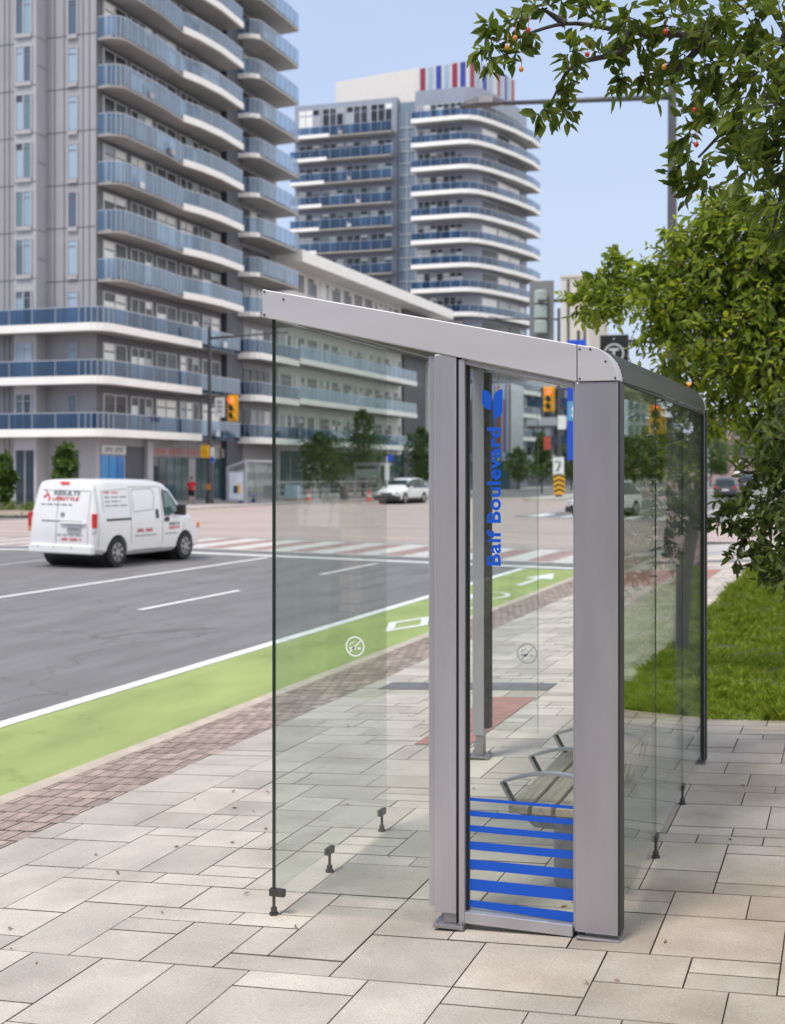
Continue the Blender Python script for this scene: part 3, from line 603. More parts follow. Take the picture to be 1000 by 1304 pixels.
# ground floor: shop fronts, sign boards
def shopfront(y0, y1, z0, z1, n, m, name='shopfront'):
    w = MB(); s = (y1 - y0) / n
    for k in range(n): w.box(XW + .01, XW + .06, y0 + s*k + .07, y0 + s*(k+1) - .07, z0, z1)
    return w.build(name, m, A)
M_bluesh = winmat('blue_shop_poster', [(.01,.10,.42),(.02,.16,.50),(.01,.06,.28),(.02,.22,.55)], 0.2)
def ypx(px, X=XW): return onX(px, 600, X).y
shopfront(ypx(127), ypx(158), .1, 3.0, 3, M_bluesh, 'blue_shopfront')
s1 = MB().box(XW + .01, XW + .14, ypx(128), ypx(158), 3.1, 3.62).build('sign_board', mat('pale_sign', (.62,.63,.65), .5), A)
def glyphs(x, y0, y1, z0, z1, m, par, n):
    g = MB(); s = (y1 - y0) / n
    for k in range(n):
        if k % 7 == 5: continue
        a = y0 + s * k; w = s * .62
        g.box(x, x + .012, a, a + w * .28, z0, z1); g.box(x, x + .012, a + w * .28, a + w, z1 - (z1 - z0) * .22, z1) if k % 3 else g.box(x, x + .012, a + w * .28, a + w, z0, z0 + (z1 - z0) * .25)
        g.box(x, x + .012, a + w * .75, a + w, z0, z1 - (z1 - z0) * .23) if k % 2 else None
    g.build('sign_lettering', m, par)
M_dk = mat('dark_lettering', (.05,.05,.06), .5); M_rd = mat('red_lettering', (.55,.05,.04), .5)
glyphs(XW + .142, ypx(131), ypx(155), 3.22, 3.5, M_dk, s1, 11)
MB().box(XW + .01, XW + .05, ypx(160), ypx(183), .0, 3.6).build('recessed_entrance', M_dkpan, A)
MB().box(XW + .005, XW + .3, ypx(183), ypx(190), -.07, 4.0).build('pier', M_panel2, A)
shopfront(ypx(191), ypx(240), .1, 2.95, 5, M_shop); shopfront(ypx(249), ypx(262), .1, 2.95, 2, M_shop); shopfront(ypx(272), ypx(296), .1, 2.95, 2, M_shop)
MB().box(XW + .01, XW + .05, ypx(262), ypx(271), 0, 3.9).build('recessed_entrance', M_dkpan, A)
s2 = MB().box(XW + .01, XW + .2, ypx(190), ypx(262), 3.02, 3.66).build('sign_board', mat('grey_sign', (.33,.29,.29), .6), A)
glyphs(XW + .202, ypx(193), ypx(259), 3.14, 3.52, M_rd, s2, 21)
glyphs(XW + .02, ypx(222), ypx(258), 3.72, 4.05, M_fr, A, 6)
s3 = MB().box(XW + .01, XW + .2, ypx(280), ypx(298), 3.02, 3.66).build('sign_board', mat('grey_sign', (.33,.29,.29), .6), A); glyphs(XW + .202, ypx(284), ypx(295), 3.16, 3.5, M_rd, s3, 4)
for px0, px1 in ((20.5, 43), (87, 100)):
    w = MB(); x0, x1 = colx(px0, YA - 1.1 if px0 < 40 else YA), colx(px1, YA - 1.1 if px0 < 40 else YA); yy = (YA - 1.1 if px0 < 40 else YA) - .03
    w.box(x0, (x0 + x1) / 2 - .05, yy, yy + .02, 0, 3.3).box((x0 + x1) / 2 + .05, x1, yy, yy + .02, 0, 3.3).build('lobby_glass', M_shop, A)
# wing with wedge balconies
YW = 89.0
MB().box(-60, -43.0, YW + .6, 97.5, -.07, ZT).build('wing_wall', M_panel, A)
MB().box(-43.8, -42.2, YB + .05, YW + .55, -.07, ZT - 1).build('recess_wall', M_dkpan, A)
for i, z in enumerate(FL):
    w = MB()
    for k in range(5): w.box(-42.99, -42.94, YW + 1.0 + 1.25 * k, YW + 2.05 + 1.25 * k, z + .3, z + 2.6)
    for k in range(3): w.box(-44.9 + .62 * k, -44.4 + .62 * k, YW + .54, YW + .59, z + .3, z + 2.6)
    w.build('wing_windows', M_winA, A)
    XN = -40.7
    out = [(-44.9, YW - .2), (-42.4, YW - .25)] + arc(XN - 1.0, YW + .75, 1.0, 1.0, -90, 0, 5) + [(XN, YW + 5), (XN - .15, 96.9)]
    o = balcony(A, out, [(-42.9, 97.2), (-42.9, YW + .58), (-44.9, YW + .58)], z, .26, 1.1, out[:6] if z > 13 else out, .30 if z > 13 else .44, M_railP if z > 13 else M_railB, 1.1, drop=.1, slabm=M_slabg)
# ---- low block along the street
Lb = thing('low_apartment_block', 'long low apartment block with white roof edge and glass balconies along the street', 'apartment block', (-48, 118, 0))
YL0, YL1 = 97.6, 138.0; XLw = -42.9
MB().box(-60, XLw, YL0, YL1, -.07, 18.6).build('wall', mat('pale_panel', (.74,.73,.71), .6, var=.04, scale=.4), Lb)
MB().prism([(-60, YL0 - .3), (XB + .3, YL0 - .3), (XB + .3, YL1 + 1.5)] + arc(XB - 2.7, YL1 + 1.5, 3, 2.5, 0, 80, 6) + [(-60, YL1 + 4)], 18.6, 19.55).build('roof', M_slabw, Lb)
MB().box(-60, XLw + .25, 128.6, 136.0, -.07, 18.5).build('end_wall', M_dkpan, Lb)
MB().box(-60, XLw + .6, 136.2, YL1, -.07, 18.5).build('end_pier', M_slabw, Lb)
LF = [4.1, 7.4, 10.6, 13.9, 16.5]
for i, z in enumerate(LF):
    nb = 11; st = (128.4 - YL0) / nb
    for k in range(nb): window_x(Lb, XLw, YL0 + st*k + .45, YL0 + st*(k+1) - .45, z + .3, z + 2.5 if z < 16 else 18.3, 3, M_winA)
    if z < 15: 
        e = 127.7 if z < 13 else 138
        balcony(Lb, [(XB, YL0 - .2), (XB, e)], [(XLw + .02, e), (XLw + .02, YL0 - .2)], z, .3, 1.05, [(XB, YL0 - .2), (XB, e)] if z < 13 else None, .42, M_railP, 1.4, drop=.0 if z < 13 else .2)
w = MB()
for k in range(14): w.box(XLw + .01, XLw + .06, YL0 + .3 + 2.2*k, YL0 + 2.3 + 2.2*k, .1, 3.7)
w.build('ground_floor_glazing', M_shop, Lb)
# ---- the second tower
B = thing('apartment_tower', 'curved apartment tower with white balcony bands and a striped penthouse', 'apartment tower', (-50, 168, 0))
ZB = 49.0
M_panB = mat('bluegrey_panel', (0.30, 0.33, 0.40), 0.5, .1, var=.06, scale=.4)
rwall = [(-50.6, 157), (-44.3, 157), (-42.6, 158.2), (-41.4, 162), (-40.2, 168.6), (-40.1, 172.4), (-44, 176), (-50.6, 182)]
MB().prism(rwall, -.07, ZB).build('wall', M_panB, B)
MB().box(-68, -54, 160, 182, -.07, 49.4).build('wall', M_panB, B)
MB().box(-54, -50.6, 160.6, 182, -.07, 48.8).build('glazed_link', winmat('link_glass', [(.20,.26,.32),(.35,.42,.48),(.12,.17,.22)], .1), B)
lk = MB()
for k in range(30): lk.box(-54, -50.6, 160.5, 160.58, 2 + 1.5*k, 2.12 + 1.5*k)
for k in range(4): lk.box(-53.9 + 1.08*k, -53.8 + 1.08*k, 160.45, 160.57, 0, 47.5)
lk.build('link_mullions', M_fr, B)
rail_t = 44.9
for k in range(14):
    z = rail_t - 2.97 * k - .35
    ro = [(-50.5, 155.0), (-44.2, 155.0)] + [(-43.2, 155.3), (-42.3, 156.2), (-41.2, 158.5), (-39.6, 163.5), (-38.5, 168.7), (-38.3, 172.5)]
    ri = [(-40.1, 172.5), (-40.15, 168.6), (-41.35, 162), (-42.55, 158.2), (-44.3, 156.95), (-50.5, 156.95)]
    balcony(B, ro, ri, z, .30, 1.05, ro, .50, M_railB if True else None, 1.3)
    lo = [(-67.9, 158.2), (-54.1, 158.2)]
    balcony(B, lo, [(-54.1, 159.98), (-67.9, 159.98)], z + .1, .25, 1.1, [(-67.9, 158.2), (-62.5 - .35 * k, 158.2)], .42, M_railB, 1.4, drop=.1)
    if z > 3:
        for q in range(4): window_y(B, 160, -67.4 + 3.3*q, -64.5 + 3.3*q, z + .35, z + (2.55 if k else 4.2), 3, M_winA)
        window_y(B, 157, -50.3, -44.5, z + .35, z + 2.6, 7, M_winA)
        sw = MB()
        for (x0, y0), (x1, y1) in (((-41.35, 162.1), (-40.8, 165.2)), ((-40.75, 165.5), (-40.2, 168.4)), ((-40.19, 169), (-40.19, 172)), ((-42.5, 158.6), (-41.5, 161.7))):
            sw.prism([(x0, y0), (x1, y1), (x1 + .06, y1), (x0 + .06, y0)][::-1], z + .4, z + 2.55)
        sw.build('side_windows', M_winA, B)
ph = [(-63.5, 163), (-51.3, 160.5), (-51.3, 176), (-63.5, 176)]
MB().prism(ph, 46.9, 53.0).build('penthouse', mat('cream_render', (.72,.68,.64), .7, var=.03), B)
drum = [(-51.2, 160.2), (-44.3, 159.0), (-41.9, 163.5), (-40.9, 169.5), (-44.5, 175), (-51.2, 180)]
MB().prism(drum, 45.9, 52.8).build('penthouse_drum', mat('drum_white', (.62,.63,.66), .5, var=.05), B)
cs_ = [mat('drum_red', (.28,.03,.06), .4), mat('drum_blue', (.04,.06,.32), .4), mat('drum_pale', (.35,.45,.55), .25)]
st = [MB(), MB(), MB()]
for (x0, y0), (x1, y1) in zip(drum[:3], drum[1:4]):
    ln = math.hypot(x1 - x0, y1 - y0); d = Vector(((x1-x0)/ln, (y1-y0)/ln)); nn = Vector((d.y, -d.x)) * .05; t = .25; q = 0
    while t < ln - .8:
        a = (x0 + d.x*t, y0 + d.y*t); b_ = (x0 + d.x*(t+.75), y0 + d.y*(t+.75)); st[(0, 2, 1, 2, 0, 1, 2)[q % 7]].prism([(a[0]-nn.x, a[1]-nn.y), (b_[0]-nn.x, b_[1]-nn.y), (b_[0]+nn.x, b_[1]+nn.y), (a[0]+nn.x, a[1]+nn.y)][::-1], 46.0 if q % 3 else 47.0, 52.7); t += 1.12; q += 1
for m_, nme, c_ in zip(st, ('red_stripes', 'blue_stripes', 'pale_stripes'), cs_): m_.build(nme, c_, B)
rf = MB().box(-59, -57.6, 166, 167, 53.0, 53.7); rf.build('roof_plant', M_dkpan, B)
# ---- buildings beyond
def block(name, label, x0, x1, y0, y1, h, wallm, winm, nx, ny, cat='building', bands=None, rows=None, z0=1.0):
    b = thing(name, label, cat, ((x0 + x1)/2, (y0 + y1)/2, 0)); MB().box(x0, x1, y0, y1, -.3, h).build('wall', wallm, b)
    nz = rows or max(1, int((h - z0) / 3.1)); dz = (h - z0) / nz
    for k in range(nz if winm else 0):
        w = MB(); s = (x1 - x0) / nx
        for i in range(nx): w.box(x0 + s*i + s*.2, x0 + s*i + s*.82, y0 - .08, y0 + .05, z0 + dz*k + .5, z0 + dz*k + dz - .35)
        s = (y1 - y0) / ny
        for i in range(ny): w.box(x0 - .08, x0 + .05, y0 + s*i + s*.2, y0 + s*i + s*.82, z0 + dz*k + .5, z0 + dz*k + dz - .35); w.box(x1 - .05, x1 + .08, y0 + s*i + s*.2, y0 + s*i + s*.82, z0 + dz*k + .5, z0 + dz*k + dz - .35)
        w.build('window_row', winm, b)
        if bands: MB().box(x0 - .9, x1 + .9, y0 - 1.2, y0 - .1, z0 + dz*k, z0 + dz*k + 1.2).box(x1 + .1, x1 + 1.2, y0 - .1, y1, z0 + dz*k, z0 + dz*k + 1.2).build('balcony', bands[k % len(bands)], b)
    MB().box(x0 - .3, x1 + .3, y0 - .3, y1 + .3, h, h + .5).build('parapet', wallm, b); return b
P = lambda px, Z: at(px, 600, Z)
M_beige = mat('beige_wall', (.62,.57,.48), .7, var=.05, scale=.2)
p = P(715, 300); q_ = P(748, 300)
bb = block('office_block', 'beige slab tower with two dark vertical strips beyond the traffic signals', p.x, p.x + 6.3, p.y, p.y + 25, 45.5, M_beige, None, 1, 4)
vs_ = MB()
for t in (1.3, 5.0): vs_.box(p.x + t, p.x + t + .6, p.y - .1, p.y, 2, 45)
vs_.build('window_strip', M_dkpan, bb)
p = Vector((-38.6, 147.5, 0))
rb = thing('striped_building', 'glass street building with red, white and blue vertical panels', 'building', (p.x, p.y, 0))
MB().box(p.x - 2.5, p.x + 2.5, p.y, p.y + 6, 3.2, 12.0).build('wall', mat('pale_curtain', (.5,.52,.55), .3), rb)
sb = [MB(), MB(), MB(), MB()]
for k in range(22): sb[(0, 3, 1, 3, 0, 2, 3, 0, 1, 3, 2)[k % 11]].box(p.x - 2.4 + .22*k, p.x - 2.2 + .22*k, p.y - .06, p.y + .05, 3.3 if k % 3 else 4.2, 11.9 if k % 2 else 10.2)
for m_, nme, c_ in zip(sb, ('red_panels', 'blue_panels', 'brown_panels', 'glass_panels'), (mat('panel_red', (.30,.06,.06), .4), mat('panel_blue', (.10,.16,.42), .4), mat('panel_brown', (.16,.07,.06), .4), M_winS)): m_.build(nme, c_, rb)
MB().box(p.x - 2.3, p.x + 2.3, p.y + .3, p.y + 5.5, -.2, 3.2).build('ground_floor', M_shop, rb)
p = Vector((-47, 193, 0))
block('balcony_building', 'white banded balcony building behind the median trees', p.x, p.x + 9, p.y, p.y + 14, 17.0, M_panel, M_winA, 6, 5, bands=(M_slabw, M_railP), rows=5, z0=3.2)
p = P(800, 330)
block('apartment_tower', 'pale gridded apartment tower far down the road behind the shelter glass', p.x, p.x + 14, p.y, p.y + 16, 20, mat('pale_grid', (.45,.50,.50), .6, var=.05), winmat('grid_glass', [(.05,.10,.13),(.12,.2,.24),(.2,.3,.33)]), 9, 8, cat='apartment tower')
for i, (px, Z, w_, h_, lab) in enumerate(((905, 260, 30, 12, 'low reddish building far beyond the tree'), (560, 260, 20, 16, 'mid grey block beyond the low apartment block'))):
    p = P(px, Z); block('distant_building', lab, p.x, p.x + w_, p.y, p.y + 20, h_, (mat('dusty_red', (.40,.28,.27), .8), M_panel)[i], M_winA, 8, 5)
# brick wall to the right of the lawn
def brickmat():
    m = bpy.data.materials.new('pink_block'); m.use_nodes = True; nt = m.node_tree; N = nt.nodes; L = nt.links
    tc = N.new('ShaderNodeTexCoord'); sx = N.new('ShaderNodeSeparateXYZ'); cx = N.new('ShaderNodeCombineXYZ'); L.new(tc.outputs['Object'], sx.inputs[0])
    ad = N.new('ShaderNodeMath'); L.new(sx.outputs[0], ad.inputs[0]); L.new(sx.outputs[1], ad.inputs[1]); L.new(ad.outputs[0], cx.inputs[0]); L.new(sx.outputs[2], cx.inputs[1])
    b = N.new('ShaderNodeTexBrick'); b.inputs['Scale'].default_value = 1.0; b.inputs['Brick Width'].default_value = .42; b.inputs['Row Height'].default_value = .2; b.inputs['Mortar Size'].default_value = .012
    b.inputs['Color1'].default_value = (.50,.30,.27,1); b.inputs['Color2'].default_value = (.62,.44,.36,1); b.inputs['Mortar'].default_value = (.22,.19,.17,1)
    L.new(cx.outputs[0], b.inputs['Vector']); L.new(b.outputs[0], N['Principled BSDF'].inputs['Base Color']); N['Principled BSDF'].inputs['Roughness'].default_value = .85; return m
bw = thing('block_wall', 'pink block wall reflected in the back glass, beside the lawn', 'wall', (1.3, 22, .1))
MB().box(1.05, 1.35, 16.5, 29, 0, 2.35).build('wall', brickmat(), bw); MB().box(1.0, 1.4, 16.45, 29.05, 2.35, 2.45).build('coping', M_conc, bw)
# ------------------------------------------------------------------ signal poles and street furniture
M_pole = mat('pole_grey', (0.085, 0.083, 0.095), 0.5, 0.4, var=.06)
M_polel = mat('pole_light', (0.115, 0.11, 0.118), 0.5, 0.4, var=.06)
M_yel = mat('signal_yellow', (0.80, 0.42, 0.01), 0.45, var=.05)
M_lens = mat('dark_lens', (0.03, 0.025, 0.02), 0.15)
M_redl = lampmat('red_lamp', (1.0, 0.12, 0.05), 1.6)
M_grn = lampmat('green_lamp', (0.05, 0.8, 0.55), 0.8)
M_sigb = mat('signal_back_grey', (0.20, 0.205, 0.205), 0.5, var=.05)
M_sigh = mat('signal_housing_grey', (0.36, 0.42, 0.39), 0.5, var=.05)
M_signw = mat('sign_white', (0.75, 0.76, 0.76), 0.5, var=.03); M_signb = mat('sign_blue', (0.015, 0.08, 0.55), 0.4, var=.03); M_signk = mat('sign_black', (0.012, 0.012, 0.012), 0.4)
def signal_front(par, c, h, back=True, lit=0, w=None, face=-1):          # head facing -y
    w = w or h * .42; hd = MB().box(c.x - w/2, c.x + w/2, c.y - .02, c.y + .03, c.z - h/2, c.z + h/2).box(c.x - w*.36, c.x + w*.36, c.y - .16, c.y - .02, c.z - h*.44, c.z + h*.44).build('signal_head', M_yel, par, bevel=.02)
    for k in range(3):
        z = c.z + h * (.29 - .29 * k); r = h * .115
        MB().tube([(c.x, c.y - .162, z), (c.x, c.y - .175, z)], r, 14).build('lens', M_redl if k == lit else M_lens, hd)
        v = MB(); n = 9; vs = []
        for q in range(n):
            a = math.pi * (1.15 - 1.3 * q / (n - 1)) ; vs += [(c.x + 1.12*r*math.cos(a), c.y - .16, z + 1.12*r*math.sin(a)), (c.x + 1.12*r*math.cos(a), c.y - .16 - r*1.5, z + 1.12*r*math.sin(a) + .0)]
        v.add(vs, [(2*q, 2*q+1, 2*q+3, 2*q+2) for q in range(n-1)]).build('visor', M_yel, hd)
    return hd
def lamp_arm(par, top, d, ln, m, rise=.25):                # arm with a flat cobra head, d = unit direction
    a = MB().tube([top, top + d * ln * .5 + Vector((0, 0, rise*.5)), top + d * ln + Vector((0, 0, rise))], [.075, .066, .055], 8).build('lamp_arm', m, par, smooth=True)
    h = top + d * ln + Vector((0, 0, rise)); n = Vector((-d.y, d.x, 0)); mb = MB(); vs = []
    pr = ((0, .08, .07), (.25, .22, .17), (.6, .27, .20), (.95, .2, .13), (1.15, .05, .04))
    for t, w, z in pr: vs += [h + d*t + n*w, h + d*t + n*w*.6 + Vector((0,0,z)), h + d*t - n*w*.6 + Vector((0,0,z)), h + d*t - n*w, h + d*t + Vector((0,0,-.04))]
    mb.add(vs, [(5*i+k, 5*i+(k+1) % 5, 5*i+5+(k+1) % 5, 5*i+5+k) for i in range(4) for k in range(5)] + [(4, 3, 2, 1, 0), (20, 21, 22, 23, 24)])
    mb.build('lamp_head', m, par)
# near corner pole: lamp, signal seen from behind, black transit sign
nb_ = Vector((-4.04, 32.9, 0)); np_ = thing('signal_pole', 'tall grey lamp and signal pole on the near corner, rising through the tree leaves', 'signal pole', nb_, )
zb0 = zs(-4.04); X = Vector((-1, 0, 0))
MB().tube([nb_ + Vector((0, 0, zb0)), nb_ + Vector((0, 0, 6)), nb_ + Vector((0, 0, 12))], [.15, .125, .10], 14).build('pole', M_polel, np_, smooth='auto')
MB().lathe([(.26, zb0 - .02), (.26, zb0 + .12), (.2, zb0 + .16), (.19, zb0 + .7), (.16, zb0 + .75)], nb_.x, nb_.y, 14).build('pole_base', M_pole, np_)
lamp_arm(np_, nb_ + Vector((0, 0, 11.15)), X, 4.2, M_polel, .22)
za = 6.29
MB().tube([nb_ + Vector((0, 0, za)), nb_ + Vector((-3.2, 0, za + .03))], [.06, .045], 8).build('signal_arm', M_pole, np_)
c = nb_ + Vector((-3.22, -.05, 6.05)); bk = MB().box(c.x - .31, c.x + .31, c.y, c.y + .02, c.z - .75, c.z + .77).build('signal_backplate', M_sigb, np_)
hb = MB()
for k in range(3):
    zc = c.z + .36 - .37 * k; hb.tube([(c.x, c.y - .13, zc - .165), (c.x, c.y - .13, zc + .12), (c.x, c.y - .13, zc + .155)], [.165, .165, .13], 14); hb.tube([(c.x, c.y - .13, zc - .18), (c.x, c.y - .13, zc - .165)], .13, 12)
hb.build('signal_housing', M_sigh, bk, smooth='auto')
MB().tube([(c.x, c.y - .33, za), (c.x + .2, c.y - .30, za)], .035, 8).tube([(c.x, c.y - .33, za), (c.x, c.y + .05, za)], .03, 8).build('signal_bracket', M_pole, bk)
# black sign with a ringed T
tz = at(782, 445, 32.2); sg = MB().box(tz.x - .34, tz.x + .34, tz.y, tz.y + .16, tz.z - .5, tz.z + .36).build('transit_sign', M_signk, np_, bevel=.02)
MB().tube([(nb_.x, nb_.y, tz.z + .2), (tz.x + .3, tz.y + .08, tz.z + .2)], .04, 6).build('sign_bracket', M_pole, np_)
rg = MB(); n = 24; vs = []
zc = tz.z - .10
for k in range(n):
    a = 2*math.pi*k/n; vs += [(tz.x + .25*math.cos(a), tz.y - .004, zc + .25*math.sin(a)), (tz.x + .205*math.cos(a), tz.y - .004, zc + .205*math.sin(a))]
rg.add(vs, [(2*k, 2*((k+1) % n), 2*((k+1) % n)+1, 2*k+1) for k in range(n)])
rg.box(tz.x - .12, tz.x + .12, tz.y - .006, tz.y - .002, zc + .07, zc + .13).box(tz.x - .03, tz.x + .03, tz.y - .006, tz.y - .002, zc - .15, zc + .07).box(tz.x - .07, tz.x + .07, tz.y - .006, tz.y - .002, zc - .17, zc - .13)
rg.tube([(tz.x, tz.y - .006, tz.z + .26), (tz.x, tz.y - .002, tz.z + .26)], .022, 8)
rg.build('sign_symbol', mat('sign_grey', (.45,.46,.46), .5), sg)
signal_front(np_, at(837, 528, 32.3), .95); signal_front(np_, at(878, 512, 32.3), .95)
for px, zz in ((837, 528), (878, 512)):
    q = at(px, zz, 32.3); MB().tube([(nb_.x, nb_.y, q.z + .3), (q.x, q.y + .05, q.z + .3)], .03, 6).build('signal_bracket', M_pole, np_)
# far corner poles
def far_pole(px, Z, ztop, lampd, armz, armlen, label, z0=-.07):
    b = at(px, 600, Z); b.z = z0; t = thing('signal_pole', label, 'signal pole', b)
    MB().tube([b, b + Vector((0, 0, 6)), Vector((b.x, b.y, ztop))], [.16, .14, .11], 10).build('pole', M_pole, t, smooth='auto')
    MB().lathe([(.27, z0), (.27, z0 + .3), (.19, z0 + .6)], b.x, b.y, 10).build('pole_base', M_pole, t)
    lamp_arm(t, Vector((b.x, b.y, ztop - .8)), Vector((lampd, 0, 0)), 4.5, M_pole, .2)
    MB().tube([(b.x, b.y, armz), (b.x + lampd * armlen, b.y, armz)], .06, 6).build('signal_arm', M_pole, t); return t, b
t, b = far_pole(267, 88, 11.6, 1, 6.3, 3.0, 'slim dark signal pole with yellow signals on the far pavement by the person')
q = at(311.5, 521, 89); signal_front(t, Vector((q.x, b.y - .1, q.z)), 1.75, w=.74)
sg = MB(); q = at(292, 520, 89); sg.box(q.x - .36, q.x + .36, b.y - .1, b.y - .05, q.z - .65, q.z + .65).build('arm_sign', M_signw, t)
g_ = MB()
for k in range(3): g_.box(q.x - .18, q.x + .2, b.y - .112, b.y - .1, q.z + .28 - .3*k, q.z + .34 - .3*k); g_.box(q.x - .2, q.x + .1, b.y - .112, b.y - .1, q.z + .4 - .3*k, q.z + .44 - .3*k)
g_.build('sign_lettering', M_dk, t)
q = at(264, 575, 88); MB().box(q.x - .28, q.x + .22, b.y - .3, b.y - .18, q.z - .42, q.z + .42).box(q.x - .3, q.x + .2, b.y - .42, b.y - .3, q.z + .02, q.z + .4).box(q.x - .3, q.x + .2, b.y - .42, b.y - .3, q.z - .4, q.z - .04).build('side_signal', M_yel, t)
q = at(272.5, 580, 88); MB().box(q.x - .12, q.x + .16, b.y - .2, b.y - .17, q.z - .48, q.z + .55).build('small_sign', M_signw, t); MB().box(q.x - .1, q.x + .14, b.y - .215, b.y - .2, q.z - .46, q.z - .1).build('small_sign_panel', M_signb, t)
q = at(267, 620, 88); MB().box(q.x - .14, q.x + .14, b.y - .26, b.y - .14, q.z - .2, q.z + .2).build('push_button', mat('orange_box', (.55,.22,.05), .5), t)
isl = MB().prism(arc(at(712, 600, 98).x, at(712, 600, 98).y - 3.5, 1.6, 4, 180, 360, 8) + [(at(712, 600, 98).x + 1.6, 190), (at(712, 600, 98).x - 1.6, 190)], -.2, .17)
struct('median_island', isl, M_conc)
t, b = far_pole(712, 98, 14.0, -1, 6.2, .9, 'slim dark signal pole on the median island with a chevron board', .17)
q = at(699, 508, 98); signal_front(t, Vector((q.x, b.y - .1, q.z)), 1.85, w=.84)
q = at(711.5, 593, 97.8); MB().box(q.x - .4, q.x + .4, b.y - .24, b.y - .2, q.z - .62, q.z + .62).build('arrow_sign', M_signw, t)
a_ = MB(); yy = b.y - .25
a_.add([(q.x + k, yy, q.z + z) for k, z in ((-.2, -.45), (-.05, -.45), (.18, .05), (.14, .42), (.02, .3), (.05, .08))], [(0, 1, 2, 3, 4, 5)]).add([(q.x + k, yy, q.z + z) for k, z in ((-.28, .2), (-.1, .45), (-.05, .2))], [(0, 1, 2)])
a_.build('arrow', M_dk, t)
q = at(712.5, 617, 97.8); ch = MB().box(q.x - .42, q.x + .42, b.y - .26, b.y - .22, q.z - .72, q.z + .72).build('chevron_board', M_yel, t)
cv = MB()
for k in range(4):
    z = q.z - .62 + .36*k; cv.add([(q.x - .4, b.y - .27, z), (q.x, b.y - .27, z + .2), (q.x, b.y - .27, z + .36), (q.x - .4, b.y - .27, z + .16)], [(0, 1, 2, 3)]).add([(q.x + .4, b.y - .27, z), (q.x, b.y - .27, z + .2), (q.x, b.y - .27, z + .36), (q.x + .4, b.y - .27, z + .16)], [(3, 2, 1, 0)])
cv.build('chevrons', M_signk, t)
q = at(716, 538, 97.8); MB().box(q.x - .3, q.x + .3, b.y - .2, b.y - .16, q.z - .5, q.z + .5).build('side_sign', M_signw, t)
q = at(697, 563, 97.8); MB().box(q.x - .25, q.x + .25, b.y - .5, b.y - .3, q.z - .55, q.z + .4).build('side_signal', mat('signal_red', (.4,.06,.03), .5), t); MB().box(q.x - .2, b.x, b.y - .32, b.y - .28, q.z, q.z + .06).build('signal_bracket', M_pole, t)
# blue banner pole
b = at(737, 600, 46); b.z = ZR; t = thing('banner_pole', 'tall blue transit banner on a slim pole behind the shelter corner', 'banner', b)
MB().tube([b, Vector((b.x + .0, b.y, 6.9))], .06, 8).build('pole', M_pole, t)
q0, q1 = at(722, 433, 46), at(748, 586, 46); ban = MB().box(q0.x, q1.x, b.y - .1, b.y - .06, q1.z, q0.z).build('banner', M_signb, t)
zz = at(730, 524, 46).z; MB().box(q0.x + .02, q1.x - .02, b.y - .112, b.y - .1, zz - .32, zz + .35).build('banner_panel', mat('pale_blue', (.12,.35,.62), .5), ban)
text_mb = MB(); text_on(text_mb, 'S', .5, lambda u, v: (q0.x + .16 + u, b.y - .118, zz - .18 + v), bold=.02); text_mb.build('banner_lettering', M_signw, ban)
b = at(945, 600, 62); b.z = ZR; t = thing('street_name_sign', 'blue street name blade on a thin pole behind the tree branches', 'street sign', b)
MB().tube([b, Vector((b.x, b.y, 6.1))], .05, 8).build('pole', M_pole, t); q = at(945, 500, 62); MB().box(q.x - .5, q.x + .5, b.y - .08, b.y - .055, q.z - .13, q.z + .13).build('name_blade', M_signb, t)
# ---- shelter across the road
M_glf = glass('far_glass', (.80, .87, .86), .06)
f0 = at(289, 600, 88); x0, y0 = -39.3, f0.y; fs = thing('bus_shelter', 'small glass bus shelter with an advert poster across the road', 'bus shelter', (-38.5, y0 + 2, -.07))
xl, xr = onY(289, 600, y0).x, onY(314, 600, y0).x
MB().prism([(xl, 2.2), (xr, 2.65), (xr, 2.8), (xl, 2.35)], y0 - .1, y0 + 4.6, 'y').build('roof', M_alu, fs)
for x in (xl + .05, xr - .05):
    for y in (y0, y0 + 4.4): MB().box(x - .06, x + .06, y - .06, y + .06, -.07, 2.2 if x < (xl+xr)/2 else 2.66).build('post', M_alu, fs)
pb = MB().box(xl + .14, xr - .14, y0 - .06, y0 + .06, .1, 2.05).build('advert_box', M_alu, fs); MB().box(xl + .2, xr - .2, y0 - .072, y0 - .06, .2, 1.95).build('advert_poster', mat('poster_pale', (.55,.62,.70), .4), pb)
mid = (xl + xr) / 2; MB().box(mid - .2, mid + .12, y0 - .08, y0 - .072, .6, 1.1).build('poster_figure', mat('poster_navy', (.03,.05,.14), .4), pb); MB().box(mid + .12, mid + .3, y0 - .08, y0 - .072, .6, 1.25).build('poster_mark', M_yel, pb)
MB().box(xr - .06, xr - .03, y0 + .1, y0 + 4.3, .2, 2.55).build('glass_pane', M_glf, fs); MB().box(xl + .03, xl + .06, y0 + .1, y0 + 4.3, .2, 2.2).build('glass_pane', M_glf, fs)
MB().box(xl + .2, xl + .6, y0 + 1, y0 + 3.6, .35, .45).box(xl + .3, xl + .5, y0 + 1.2, y0 + 1.3, -.07, .35).box(xl + .3, xl + .5, y0 + 3.2, y0 + 3.3, -.07, .35).build('seat', M_signb, fs)
